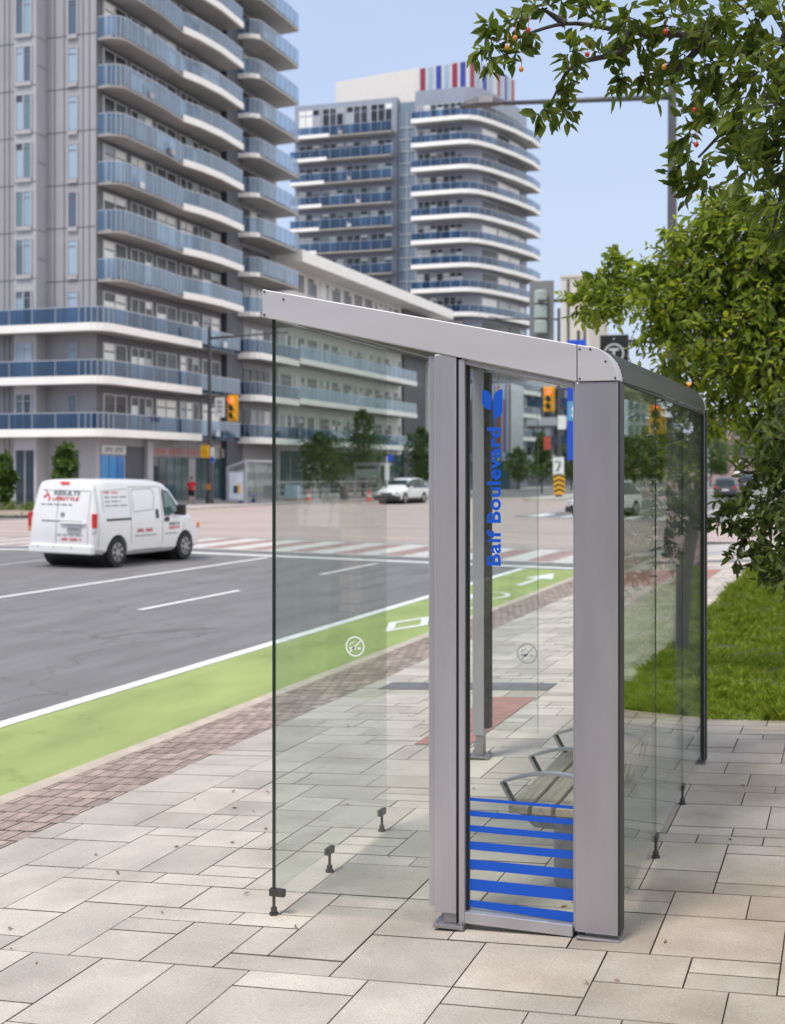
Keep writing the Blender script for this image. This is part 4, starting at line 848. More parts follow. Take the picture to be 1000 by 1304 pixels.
# second shelter, cabinet, bin, cones beyond the left pane
b = at(465, 600, 108); b.z = -.07; t = thing('bus_shelter', 'open framed transit canopy between the street trees behind the glass', 'bus shelter', b)
MB().box(b.x - 1.0, b.x + 1.3, b.y, b.y + 3, 2.5, 2.75).build('roof', M_alu, t)
for dx in (-.9, 1.2): MB().box(b.x + dx - .07, b.x + dx + .07, b.y + .1, b.y + .25, -.07, 2.5).build('post', M_alu, t)
MB().box(b.x - .8, b.x + 1.1, b.y + .1, b.y + .2, 1.5, 2.2).build('sign_panel', mat('panel_greygreen', (.35,.40,.38), .5), t)
b = at(371, 636, 95); b = Vector((b.x, b.y, -.07)); t = thing('utility_cabinet', 'pale blue utility cabinet on the far pavement behind the left pane', 'utility cabinet', b)
MB().box(b.x - .5, b.x + .5, b.y, b.y + .5, .12, 1.05).build('body', mat('cabinet_blue', (.45,.60,.68), .5), t, bevel=.03); MB().box(b.x - .52, b.x + .52, b.y - .02, b.y + .5, -.07, .12).build('plinth', mat('plinth_pink', (.55,.35,.35), .7), t); MB().box(b.x - .03, b.x - .01, b.y - .01, b.y, .2, 1.0).build('door_gap', M_dk, t)
M_or = mat('cone_orange', (.75,.08,.02), .5, var=.05)
for px, lab in ((393, 'orange traffic cone beside the pale blue cabinet'), (470, 'orange traffic cone under the far canopy')):
    b = at(px, 600, 95); b.z = -.07; t = thing('traffic_cone', lab, 'traffic cone', b, 'cones on the far pavement')
    MB().lathe([(.19, -.03), (.04, .75)], b.x, b.y, 12).build('cone', M_or, t, smooth='auto'); MB().box(b.x - .25, b.x + .25, b.y - .25, b.y + .25, -.07, -.03).build('foot', M_or, t); MB().lathe([(.145, .22), (.115, .4)], b.x, b.y, 12).build('band', M_signw, t)
b = at(437, 600, 96); b.z = -.07; t = thing('litter_bin', 'dark grey litter bin on the far pavement behind the left pane', 'litter bin', b)
MB().box(b.x - .24, b.x + .24, b.y, b.y + .5, -.02, .9).build('body', M_dkpan, t, bevel=.03); MB().box(b.x - .28, b.x + .28, b.y - .03, b.y + .53, .9, 1.0).build('lid', M_sigb, t, bevel=.02)
b = at(493, 600, 97); b.z = -.07; t = thing('bus_stop_sign', 'white bus stop pole with blue flag on the far pavement near the SUV', 'bus stop sign', b)
MB().tube([b, b + Vector((0, 0, 3.2))], .05, 8).box(b.x - .18, b.x + .18, b.y - .05, b.y, 1.4, 2.6).build('pole', M_signw, t); MB().box(b.x + .05, b.x + .5, b.y - .03, b.y + .02, 2.75, 3.25).build('flag', M_signb, t)
# railing beside the low block
a_, b_ = at(347, 600, 97), at(482, 600, 110); t = thing('railing', 'thin metal railing along the far pavement in front of the trees', 'railing', (a_ + b_) / 2 * 1.0)
a_.z = b_.z = -.07
for k in range(9):
    p = a_.lerp(b_, k / 8); MB().tube([p, p + Vector((0, 0, 1.3))], .035, 6).build('post', M_fr, t)
MB().tube([a_ + Vector((0, 0, 1.3)), b_ + Vector((0, 0, 1.3))], .035, 6).tube([a_ + Vector((0, 0, .7)), b_ + Vector((0, 0, .7))], .025, 6).build('rail', M_fr, t)
# ------------------------------------------------------------------ person in red
M_skin = mat('skin', (.42,.25,.18), .55); M_red = mat('red_shirt', (.62,.03,.035), .7); M_bk = mat('black_cloth', (.015,.015,.02), .8); M_hair = mat('dark_hair', (.02,.015,.012), .6)
def skin(name, pts, edges, rad, m, par, sub=2):
    me = bpy.data.meshes.new(name); me.from_pydata([tuple(p) for p in pts], edges, []); o = bpy.data.objects.new(name, me); COL.objects.link(o); o.parent = par; me.materials.append(m)
    sk = o.modifiers.new('skin', 'SKIN'); 
    for i, r in enumerate(rad): me.skin_vertices[0].data[i].radius = (r, r) if not isinstance(r, tuple) else r
    me.skin_vertices[0].data[0].use_root = True; sk.use_smooth_shade = True
    s2 = o.modifiers.new('sub', 'SUBSURF'); s2.levels = s2.render_levels = sub; WP[o.name] = Vector((0, 0, 0)); return o
b = at(244, 600, 87); b.z = -.07
pr = thing('person', 'person in a red t-shirt and black shorts walking away on the far pavement', 'person', b, rz=R(10))
J = [(0,0,.92),(0,0,1.15),(0,-.01,1.36),(0,0,1.46),(0,.02,1.63),(.10,0,.86),(.11,.05,.48),(.10,-.02,.09),(.10,.12,.03),(-.10,0,.86),(-.12,-.06,.48),(-.11,-.2,.10),(-.11,-.09,.03),(.19,0,1.37),(.26,-.03,1.12),(.25,.08,.90),(.25,.1,.80),(-.19,0,1.37),(-.27,.0,1.12),(-.24,.1,.92),(-.23,.13,.82)]
E = [(0,1),(1,2),(2,3),(3,4),(0,5),(5,6),(6,7),(7,8),(0,9),(9,10),(10,11),(11,12),(2,13),(13,14),(14,15),(15,16),(2,17),(17,18),(18,19),(19,20)]
skin('body', J, E, [.14,.13,.14,.065,.125,.09,.06,.042,.035,.09,.06,.042,.035,.06,.045,.036,.04,.06,.045,.036,.04], M_skin, pr)
skin('shirt', [(0,0,.74),(0,0,1.10),(0,-.01,1.36),(0,0,1.46),(.19,0,1.38),(.265,-.02,1.16),(-.19,0,1.38),(-.27,0,1.16)], [(0,1),(1,2),(2,3),(2,4),(4,5),(2,6),(6,7)], [.19,.18,.175,.085,.085,.07,.085,.07], M_red, pr)
skin('shorts', [(0,0,.98),(.08,0,.82),(.115,.04,.46),(-.08,0,.82),(-.12,-.04,.46)], [(0,1),(1,2),(0,3),(3,4)], [.17,.135,.11,.135,.11], M_bk, pr)
skin('hair', [(0,-.01,1.76),(0,-.04,1.60)], [(0,1)], [.12,.12], M_hair, pr)
# ------------------------------------------------------------------ vehicles
M_carw = mat('white_car_paint', (.80,.80,.81), .25, var=.02, spec=.6); M_tyre = mat('tyre', (.02,.02,.021), .8, var=.1); M_rim = mat('rim', (.45,.45,.46), .3, .8, var=.1)
M_cglass = mat('car_glass', (.02,.035,.035), .06, spec=.7); M_blackp = mat('black_plastic', (.02,.02,.022), .5); M_tl = mat('tail_light', (.60,.02,.02), .2); M_amber = mat('amber_lens', (.7,.25,.1), .25); M_hl = mat('headlight', (.55,.58,.6), .1)
def section(w, wt, zb, zt, belt, nroof=.10):
    s = [(.0, zb), (w*.86, zb), (w*.97, zb + .08), (w, zb + .28), (w*.995, belt), (wt + (w - wt)*.12, zt - .13), (wt*.96, zt - .045), (wt*.80, zt - .008), (0, zt)]
    return s + [(-x, z) for x, z in s[-2:0:-1]]
def loft_body(st, lean=None):
    mb = MB(); n = None; vs = []
    for (y, w, wt, zb, zt, belt) in st:
        sc = section(w, wt, zb, zt, min(belt, zt - .18)); n = len(sc)
        for x, z in sc: vs.append((x, y + (lean(y, z) if lean else 0), z))
    m = len(st)
    mb.add(vs, [(i*n+k, i*n+n+k, i*n+n+(k+1) % n, i*n+(k+1) % n) for i in range(m-1) for k in range(n)] + [tuple(range(n)), tuple(range((m-1)*n, m*n))[::-1]]); return mb
def cut_arches(o, ys, r, half):
    for y in ys:
        c = MB().tube([(-half - .3, y, r*.98), (half + .3, y, r*.98)], r * 1.17, 28).build('arch_cut', M_blackp)
        b = o.modifiers.new('arch', 'BOOLEAN'); b.operation = 'DIFFERENCE'; b.object = c; b.solver = 'EXACT'
        dg = bpy.context.evaluated_depsgraph_get(); dg.update(); me = bpy.data.meshes.new_from_object(o.evaluated_get(dg)); o.modifiers.clear(); old = o.data; o.data = me; bpy.data.meshes.remove(old)
        bpy.data.objects.remove(c)
    o.data.polygons.foreach_set('use_smooth', [True] * len(o.data.polygons)); o.data.set_sharp_from_angle(angle=R(32))
def wheel(par, x, y, r, side, spokes=7):
    w = MB().tube([(x - .1*side, y, r), (x + .075*side, y, r), (x + .1*side, y, r)], [r, r, r*.93], 28).build('wheel', M_tyre, par, smooth='auto')
    rim = MB().tube([(x + .088*side, y, r), (x + .104*side, y, r)], [r*.66, r*.60], 24)
    rim.build('rim', M_rim, w, smooth='auto'); d = MB()
    for k in range(spokes):
        a = 2*math.pi*k/spokes; ca, sa = math.cos(a), math.sin(a); px, pz = -sa*.032, ca*.032
        d.add([(x + .1065*side, y + ca*r*.22 + px*.7, r + sa*r*.22 + pz*.7), (x + .1065*side, y + ca*r*.56 + px*1.5, r + sa*r*.56 + pz*1.5), (x + .1065*side, y + ca*r*.56 - px*1.5, r + sa*r*.56 - pz*1.5), (x + .1065*side, y + ca*r*.22 - px*.7, r + sa*r*.22 - pz*.7)], [(0, 1, 2, 3) if side > 0 else (3, 2, 1, 0)])
    d.build('rim_slots', M_blackp, w)
van = thing('delivery_van', 'white delivery van with red and grey lettering driving along the road', 'van', (0, 0, 0))
lean = lambda y, z: .14 * max(0, (z - .95) / .9) * max(0, 1 - y / .6)
VST = [(0.0,.76,.60,.46,1.72,1.02),(.03,.81,.66,.40,1.79,1.02),(.12,.835,.70,.34,1.835,1.02),(.6,.845,.715,.26,1.86,1.02),(1.4,.848,.72,.25,1.865,1.02),(2.3,.848,.71,.25,1.855,1.02),(2.75,.846,.70,.25,1.80,1.02),(3.05,.842,.68,.25,1.66,1.01),(3.35,.838,.68,.25,1.42,1.0),(3.62,.83,.69,.25,1.20,.98),(3.85,.815,.69,.25,1.09,.92),(4.1,.78,.66,.26,1.01,.84),(4.3,.70,.58,.28,.90,.72),(4.4,.58,.48,.34,.76,.6)]
vb = loft_body(VST, lean).build('body', M_carw, van); RW, FW = .83, 3.52
cut_arches(vb, (RW, FW), .325, .85)
def vhalf(y, z):                        # half width of the van side at (y, z)
    for a, b in zip(VST[:-1], VST[1:]):
        if a[0] <= y <= b[0]: t = (y - a[0]) / (b[0] - a[0]); s = [a[i] + (b[i]-a[i])*t for i in range(6)]; break
    _, w, wt, zb, zt, belt = s; belt = min(belt, zt - .18); pts = section(w, wt, zb, zt, belt)[1:8]
    for (x0, z0), (x1, z1) in zip(pts[:-1], pts[1:]):
        if z0 <= z <= z1: return x0 + (x1 - x0) * (z - z0) / max(1e-6, z1 - z0)
    return w
def side_patch(poly, m, name, par, off=.006, sides=(1, -1), nest=None):
    for s in sides:
        mb = MB(); cy = sum(p[0] for p in poly)/len(poly); cz = sum(p[1] for p in poly)/len(poly)
        f = lambda y, z: (s * (vhalf(y, z) + off), y, z)
        n = len(poly); rings = [[f(cy + (y-cy)*t, cz + (z-cz)*t) for y, z in poly] for t in (1, .6, .25)]; vs = sum(rings, [])
        fs = [(r*n+k, r*n+(k+1) % n, r*n+n+(k+1) % n, r*n+n+k) for r in range(2) for k in range(n)] + [tuple(range(2*n, 3*n))]
        if s < 0: fs = [q[::-1] for q in fs]
        mb.add(vs, fs).build(name, m, par)
side_patch([(2.62,1.04),(3.38,1.06),(3.36,1.18),(3.12,1.44),(2.92,1.60),(2.66,1.64),(2.62,1.58)], M_blackp, 'door_window', van, .006)
side_patch([(2.67,1.08),(3.22,1.09),(3.20,1.22),(3.05,1.42),(2.90,1.56),(2.70,1.595),(2.67,1.55)], mat('tinted_glass', (.07,.14,.13), .06, spec=.7), 'door_glass', van, .010)
def yline(pts, w, m, name, par, off=.004, sides=(1,)):
    for s in sides:
        mb = MB()
        for (y0, z0), (y1, z1) in zip(pts[:-1], pts[1:]):
            nseg = max(1, int(math.hypot(y1-y0, z1-z0) / .12)); d = Vector((y1-y0, z1-z0)).normalized(); q = Vector((-d.y, d.x)) * w
            for k in range(nseg):
                A_, B_ = [(y0 + (y1-y0)*t, z0 + (z1-z0)*t) for t in (k/nseg, (k+1)/nseg)]
                mb.add([(s*(vhalf(a, z)+off), a, z) for a, z in ((A_[0]+q.x, A_[1]+q.y), (B_[0]+q.x, B_[1]+q.y), (B_[0]-q.x, B_[1]-q.y), (A_[0]-q.x, A_[1]-q.y))], [(0,1,2,3)])
        mb.build(name, m, par)
M_gap = mat('panel_gap', (.16,.16,.165), .7)
for ln in ([(1.32,.5),(1.32,1.70)], [(2.55,.32),(2.55,1.70)], [(1.32,1.70),(2.55,1.70)], [(2.55,.34),(1.4,.34)], [(3.42,.7),(3.46,1.05)], [(2.55,1.66),(2.95,1.66)], [(.16,.45),(.16,1.74)], [(.35,1.18),(.35,1.62),(1.22,1.66)], [(1.42,1.18),(1.42,1.64),(2.2,1.66),(2.3,1.55),(2.2,1.2),(1.42,1.16)]): yline(ln, .006, M_gap, 'panel_gap', van)
yline([(.42,1.02),(1.32,1.02)], .022, M_blackp, 'door_rail', van, .008)
side_patch([(2.28,1.0),(2.38,1.0),(2.38,1.2),(2.28,1.2)], M_blackp, 'door_handle', van, .02, (1,)); side_patch([(2.62,.92),(2.80,.92),(2.80,1.02),(2.62,1.02)], M_blackp, 'door_handle', van, .02, (1,))
yline([(.4,.30),(.5,.27)], .03, M_blackp, 'sill', van)
for s in (1, -1): MB().box(s*.88, s*1.08, 3.05, 3.16, 1.05, 1.29).tube([(s*.80, 3.16, 1.10), (s*.92, 3.12, 1.12)], .03, 6).build('mirror', M_blackp, van, bevel=.03)
for s in (1, -1):
    tl = MB().prism([(s*.775, .86), (s*.845, .86), (s*.845, 1.16), (s*.765, 1.16)][::s], -.012, .10, 'y').build('tail_light', M_tl, van, bevel=.012); MB().prism([(s*.775, .76), (s*.845, .76), (s*.845, .86), (s*.775, .86)][::s], -.010, .09, 'y').build('reverse_light', M_amber if s < 0 else M_hl, van, bevel=.01)
def rear(u, z, off=.006): return (u, lean(0, z) - off, z)
def rpatch(x0, x1, z0, z1, m, name, off=.006, par=van):
    mb = MB(); n = 4
    mb.add([rear(x, z0 + (z1-z0)*k/n, off) for k in range(n+1) for x in (x0, x1)], [(2*k, 2*k+1, 2*k+3, 2*k+2) for k in range(n)]).build(name, m, par)
def text_r(t, x0, z, size, width, m, name, bold=.004, slant=0.0):
    mb = MB(); text_on(mb, t, size, lambda u, v: rear(x0 + u + v*slant, z + v, .008), bold, width); mb.build(name, m, van)
M_gtxt = mat('grey_lettering', (.16,.16,.18), .5); M_rtxt = mat('red_vinyl', (.62,.05,.05), .5)
text_r('RESULTS', -.26, 1.53, .13, .66, M_gtxt, 'lettering', .004, .15); text_r('LIFESTYLE', -.28, 1.42, .10, .66, M_rtxt, 'lettering', .003, .15)
MB().add([rear(x, z, .008) for x, z in ((-.48,1.62),(-.44,1.62),(-.33,1.47),(-.36,1.40),(-.40,1.40),(-.37,1.47))], [(0,1,2,3,4,5)]).add([rear(x, z, .008) for x, z in ((-.52,1.50),(-.40,1.56),(-.38,1.53),(-.50,1.45))], [(0,1,2,3)]).build('runner_mark', M_rtxt, van)
def marks_r(x0, x1, z, h, n, m):
    mb = MB(); s = (x1 - x0)/n
    for k in range(n):
        if k % 6 == 4: continue
        mb.add([rear(x, q, .008) for x, q in ((x0+s*k, z), (x0+s*k+s*.62, z), (x0+s*k+s*.62, z+h*(1 if k % 3 else .7)), (x0+s*k, z+h))], [(0,1,2,3)])
    mb.build('small_lettering', m, van)
marks_r(-.56, .24, 1.315, .035, 26, M_gtxt); marks_r(-.1, .56, .69, .03, 24, M_gtxt); marks_r(.02, .52, .585, .06, 12, M_rtxt)
rpatch(-.5, .52, .98, 1.0, M_gap, 'panel_gap', .004); rpatch(-.135, -.125, .48, 1.66, M_gap, 'panel_gap', .004); rpatch(-.7, .66, .475, .487, M_gap, 'panel_gap', .004)
rpatch(.66, .668, .5, 1.62, M_gap, 'panel_gap', .004); rpatch(-.55, .66, 1.62, 1.63, M_gap, 'panel_gap', .004)
MB().box(-.02, .62, -.045, -.004, .93, .985).build('plate_hood', M_carw, van, bevel=.012); pl = MB().box(.16, .50, -.022, -.006, .76, .91).build('licence_plate', mat('plate_grey', (.40,.42,.43), .5), van)
pm = MB()
for k in range(7): pm.box(.19 + .042*k, .215 + .042*k, -.025, -.0225, .80, .87)
pm.build('plate_marks', M_gtxt, pl)
MB().tube([rear(.02, 1.12, .012), rear(.02, 1.12, .004)], .055, 14).build('badge', M_rim, van)
MB().box(-.12, .10, .10, .16, 1.765, 1.81).build('brake_light', lampmat('brake_lamp', (.9, .03, .03), .3), van, bevel=.01)
MB().box(-.80, .80, -.05, .10, .31, .50).build('bumper', M_carw, van, bevel=.03); MB().box(-.66, .66, .45, 4.1, .22, .30).build('underbody', M_blackp, van)
for x in (-.55, -.15, .3): MB().box(x - .012, x + .012, -.053, -.05, .43, .455).build('bumper_stud', M_blackp, van)
def side_txt(fn_list, m, name):
    mb = MB()
    for t, y0, z, size, width, sl in fn_list: text_on(mb, t, size, lambda u, v: (vhalf(y0+u, z+v) + .012, y0 + u + v*sl, z + v), .003, width)
    mb.build(name, m, van)
side_txt([('RESULTS', 2.82, .83, .085, .44, .1)], M_gtxt, 'lettering'); side_txt([('LIFESTYLE', 2.80, .745, .07, .46, .1)], M_rtxt, 'lettering')
def marks_s(y0, y1, z, h, n, m):
    mb = MB(); s = (y1-y0)/n
    for k in range(n):
        if k % 6 == 4: continue
        mb.add([(vhalf(y, q) + .01, y, q) for y, q in ((y0+s*k, z), (y0+s*k+s*.62, z), (y0+s*k+s*.62, z+h*(1 if k % 3 else .7)), (y0+s*k, z+h))], [(0,1,2,3)])
    mb.build('small_lettering', m, van)
marks_s(.42, .95, 1.57, .035, 10, M_rtxt); marks_s(.42, 1.22, 1.48, .03, 16, M_gtxt); marks_s(.42, 1.0, 1.39, .03, 12, M_gtxt); marks_s(.42, 1.22, 1.30, .03, 16, M_gtxt)
marks_s(1.55, 2.15, .72, .075, 9, M_rtxt); marks_s(1.48, 2.3, .63, .03, 22, M_gtxt); marks_s(2.66, 3.2, .63, .03, 18, M_gtxt)
for y in (RW, FW):
    for s in (1, -1): wheel(van, s*.75, y, .325, s)
    MB().tube([(-.72, y, .325), (.72, y, .325)], .375, 20).build('wheel_well', M_blackp, van)
MB().box(.70, .80, 4.12, 4.22, .72, .86).build('indicator', M_amber, van, bevel=.02)
q = at(150, 600, 28.3); a_ = R(-4.2); off = Matrix.Rotation(a_, 3, 'Z') @ Vector((.85, RW, 0)); van.location = (q.x - off.x, q.y - off.y, zr(-15.3) + .0); van.rotation_euler = (0, R(1.0), a_)
# ---- ordinary cars
def make_car(name, label, cat, paint, st, rw, fw, r, glassprof, half):
    c = thing(name, label, cat, (0, 0, 0)); b = loft_body(st).build('body', paint, c); cut_arches(b, (rw, fw), r, half)
    for y in (rw, fw):
        for s in (1, -1): wheel(c, s*(half - .1), y, r, s, 5)
        MB().tube([(-half + .12, y, r), (half - .12, y, r)], r*1.15, 18).build('wheel_well', M_blackp, c)
    # glasshouse: a dark band following the upper body
    g = MB(); vs = []
    for (y, w, wt, z0, z1) in glassprof: vs += [(w, y, z0), (wt, y, z1), (-wt, y, z1), (-w, y, z0)]
    n = len(glassprof); g.add(vs, [(4*i+k, 4*i+k+1, 4*i+5+k, 4*i+4+k) for i in range(n-1) for k in range(3)] + [(0, 3, 2, 1), (4*n-4, 4*n-3, 4*n-2, 4*n-1)]); g.build('windows', M_cglass, c)
    y0, y1 = st[0][0], st[-1][0]
    for s in (1, -1):
        MB().box(s*half*.62, s*half*.9, y1 - .22, y1 - .03, .66, .80).build('headlight', M_hl, c, bevel=.03); MB().box(s*half*.66, s*half*.93, y0 - .01, y0 + .1, .78, .95).build('tail_light', M_tl, c, bevel=.02)
        MB().box(s*half*1.0, s*(half + .2), fw - .75, fw - .62, .98, 1.12).build('mirror', paint, c, bevel=.03)
    MB().box(-half*.72, half*.72, y1 - .12, y1 + .012, .34, .58).box(-half*.45, half*.45, y1 - .12, y1 + .008, .62, .76).build('grille', M_blackp, c, bevel=.02)
    MB().box(-half*.8, half*.8, y0 - .02, y0 + .1, .30, .48).build('rear_bumper', M_blackp, c, bevel=.02); MB().box(-.26, .26, y0 - .03, y0 - .01, .62, .74).build('licence_plate', M_signw, c)
    return c
SUV = [(0,.80,.50,.45,1.0,.95),(.08,.88,.6,.35,1.5,.98),(.5,.91,.64,.26,1.64,1.0),(1.2,.92,.66,.24,1.69,1.0),(2.1,.92,.66,.24,1.67,1.0),(2.6,.92,.64,.24,1.55,1.0),(3.05,.92,.68,.24,1.26,.98),(3.4,.92,.72,.24,1.08,.95),(4.1,.90,.70,.26,1.0,.86),(4.45,.82,.62,.28,.90,.76),(4.62,.66,.5,.34,.76,.6)]
SG = [(.12,.86,.60,1.02,1.42),(.5,.90,.68,1.03,1.575),(1.3,.905,.695,1.03,1.62),(2.1,.905,.695,1.03,1.60),(2.55,.905,.68,1.03,1.50),(3.08,.885,.75,1.03,1.20)]
suv = make_car('suv', 'white SUV coming towards us on the far side of the road behind the left pane', 'car', M_carw, SUV, .85, 3.65, .36, SG, .92)
MB().box(-.55, .55, 3.0, 3.1, .2, .3).build('underbody', M_blackp, suv)
q = at(520, 600, 88); suv.location = (q.x, q.y + 2, zr(q.x)); suv.rotation_euler = (0, 0, R(172))
def car_copy(src, label, px, Z, rz, paint=None, name=None):
    c = copy_tree(src); c['label'] = label; q = at(px, 600, Z); c.location = (q.x, q.y, zr(q.x)); c.rotation_euler = (0, 0, R(rz))
    if paint:
        for ch in c.children:
            if ch.name.split('.')[0] in ('body', 'mirror'): ch.data = ch.data.copy(); ch.data.materials[0] = paint
    return c
for pts, nm in (([(-.60, 2.64, 1.56), (.60, 2.64, 1.56), (.68, 3.10, 1.255), (-.68, 3.10, 1.255)], 'windscreen'), ([(.56, .03, 1.45), (-.56, .03, 1.45), (-.70, -.02, 1.06), (.70, -.02, 1.06)], 'rear_window')):
    MB().quad(*pts).build(nm, M_cglass, suv)
MB().box(-.90, .90, 4.30, 4.655, .26, .52).box(-.935, -.90, 1.3, 3.2, .24, .42).box(.90, .935, 1.3, 3.2, .24, .42).build('cladding', M_blackp, suv, bevel=.02)
suv['group'] = 'cars on the road'
M_gry = mat('grey_car_paint', (.10,.10,.11), .3, .3); M_sil = mat('dark_blue_paint', (.05,.06,.09), .3, .3)
car_copy(suv, 'grey car driving away, seen beyond the far shelter post', 924, 104, 2, M_gry); car_copy(suv, 'dark blue car farther down the road between the leaves', 951, 150, 2, M_sil)
car_copy(suv, 'white car waiting across the junction, behind the back glass', 797, 64, 165)
# ------------------------------------------------------------------ trees
M_bark = mat('bark', (0.075, 0.062, 0.055), 0.9, var=.3, scale=9, bump=.6, bscale=40, stretch=(3, 3, .6))
L_dark = leafmat('leaf_dark', (.040, .084, .009), (.165, .215, .026), .52)
L_mid = leafmat('leaf_mid', (.080, .160, .013), (.32, .39, .040), .55)
L_low = leafmat('leaf_low', (.036, .072, .013), (.125, .17, .030), .42)
L_far = leafmat('leaf_far', (.035, .085, .018), (.11, .18, .035), .3)
def spline(pts, n=6):
    out = []; P = [Vector(p) for p in pts]; P = [P[0]*2 - P[1]] + P + [P[-1]*2 - P[-2]]
    for i in range(1, len(P) - 2):
        for k in range(n):
            t = k / n; a, b, c, d = P[i-1:i+3]; out.append(.5*((2*b) + (c-a)*t + (2*a-5*b+4*c-d)*t*t + (3*b-a-3*c+d)*t**3))
    return out + [P[-2]]
def branch(mb, pts, r0, r1, seg=8):
    p = spline(pts); n = len(p); mb.tube(p, [r0 + (r1-r0)*(k/(n-1))**.8 for k in range(n)], seg, False)
def crown(t, blobs, leaf, m, tw, density=1.0, nl=7, link=None):
    PP, DD = [], []
    for (c, r) in blobs:
        nt = int(density * 26 * (r / .5) ** 2 * (0.09 / leaf) ** 1.3) + 3
        p, d = twig_leaves(c, r, nt, nl, leaf, tw); PP += p; DD += d
    V, F = leaf_arrays(np.array(PP), np.array(DD), leaf); return np_mesh('crown', V, F, m, t)
def blobs_px(lst): return [(at(px, py, Z), rp / FPX * Z) for px, py, Z, rp in lst]
# big tree overhanging from the right, near the camera
t1 = thing('fruit_tree', 'crabapple tree hanging over from the right, large dark leaves with small red fruit', 'tree', (1.9, 6.4, zs(1.9)))
B1 = blobs_px([(628, 62, 6.2, 30), (620, 40, 6.3, 22), (668, 22, 6.2, 34), (655, 60, 6.2, 20), (700, 8, 6.3, 30), (705, 132, 6.3, 26), (690, 140, 6.2, 16), (728, 60, 6.2, 22), (738, 96, 6.3, 24), (752, 24, 6.2, 26), (770, 70, 6.4, 26), (792, 20, 6.2, 36), (790, 98, 6.4, 22), (820, 90, 6.4, 28), (815, 48, 6.3, 36), (856, 24, 6.2, 50), (870, 70, 6.2, 42), (845, 110, 6.6, 22), (915, 25, 6.0, 60), (970, 20, 5.8, 70), (915, 85, 6.0, 46), (965, 90, 5.8, 60), (995, 130, 5.6, 60), (1020, 60, 5.6, 80), (1040, 150, 5.6, 70),
  (885, 160, 6.5, 34), (925, 150, 6.2, 40), (880, 205, 6.6, 28), (900, 235, 6.6, 26), (945, 200, 6.2, 40), (990, 215, 5.8, 50), (868, 190, 6.7, 16), (905, 120, 6.2, 34), (1000, 290, 5.7, 38), (960, 250, 6.0, 28), (1035, 260, 5.6, 60), (875, 232, 6.7, 16), (980, 170, 5.8, 46)])
tw = MB(); crown(t1, B1, .078, L_dark, tw, 2.5)
branch(tw, [(1.9, 6.4, zs(1.9)), (1.85, 6.45, 1.3), (1.7, 6.4, 2.5), at(1010, 100, 5.9)], .13, .05, 10)
for seq in ([(1010, 100, 5.9), (900, 50, 6.1), (800, 40, 6.3), (720, 30, 6.3), (640, 55, 6.2)], [(800, 40, 6.3), (790, 66, 6.3), (730, 84, 6.3), (702, 130, 6.3)], [(1010, 100, 5.9), (940, 150, 6.2), (890, 200, 6.5)], [(1010, 100, 5.9), (1000, 220, 5.8), (985, 290, 5.8)], [(900, 50, 6.1), (860, 90, 6.3), (822, 95, 6.4)], [(720, 30, 6.3), (690, 10, 6.3)]):
    branch(tw, [at(*s) for s in seq], .022, .006, 6)
tw.build('trunk', M_bark, t1, smooth=True)
fm = (mat('fruit_red', (.50, .05, .03), .35), mat('fruit_orange', (.60, .25, .04), .35))
for i, (px, py) in enumerate(((673, 38), (656, 48), (664, 88), (646, 60), (748, 69), (887, 184), (846, 85), (885, 140), (915, 60), (848, 40))):
    c = at(px, py, 6.05); MB().lathe([(.002, c.z - .013), (.009, c.z - .008), (.0115, c.z), (.009, c.z + .009), (.003, c.z + .012)], c.x, c.y, 10).tube([(c.x, c.y, c.z + .012), (c.x + .005, c.y, c.z + .06)], .0015, 4).build('fruit', fm[i in (1, 2, 3, 6, 8)], t1, smooth=True)
# lighter tree standing on the lawn; its trunk shows in the back glass
TB = Vector((-.14, 14.6, zs(-.14)))
t2 = thing('lawn_tree', 'leafy green tree standing on the lawn beyond the shelter', 'tree', TB)
B2 = blobs_px([(745, 385, 12.5, 28), (780, 388, 12.3, 34), (770, 360, 12.5, 30), (800, 350, 12.4, 36), (790, 325, 12.5, 16), (735, 372, 12.5, 14), (840, 390, 12, 52), (835, 345, 12.2, 34), (870, 320, 12.2, 40), (855, 300, 12.2, 14), (905, 300, 12, 48), (890, 355, 12, 54), (940, 270, 11.8, 52), (930, 340, 11.8, 60), (985, 300, 11.6, 70), (985, 370, 11.6, 70), (900, 420, 11.8, 60), (960, 430, 11.6, 60), (1010, 440, 11.4, 70), (850, 425, 12, 36), (1040, 340, 11.5, 80), (1060, 450, 11.5, 80), (1090, 280, 11.5, 90), (880, 385, 12.0, 44), (950, 390, 11.8, 54), (1000, 330, 11.9, 60), (960, 470, 11.9, 44), (930, 455, 12.2, 40), (990, 560, 12.2, 34),
  (860, 470, 12.6, 36), (910, 470, 12.4, 44), (960, 490, 12, 46), (1000, 510, 12, 50), (925, 520, 12.4, 34), (970, 545, 12, 34), (1010, 570, 11.8, 44), (905, 540, 12.8, 20), (915, 265, 12, 22), (1140, 420, 12, 100), (1130, 560, 12.5, 90)])
tw = MB(); crown(t2, B2, .094, L_mid, tw, 5.2, 7)
branch(tw, [TB + Vector((0, 0, -.05)), TB + Vector((-.05, 0, .8)), TB + Vector((-.2, -.05, 1.7)), TB + Vector((-.35, -.3, 3.0)), at(985, 380, 12)], .095, .045, 10)
branch(tw, [TB + Vector((-.15, 0, 1.5)), TB + Vector((.2, .1, 2.4)), at(1120, 420, 12.3)], .08, .03, 8)
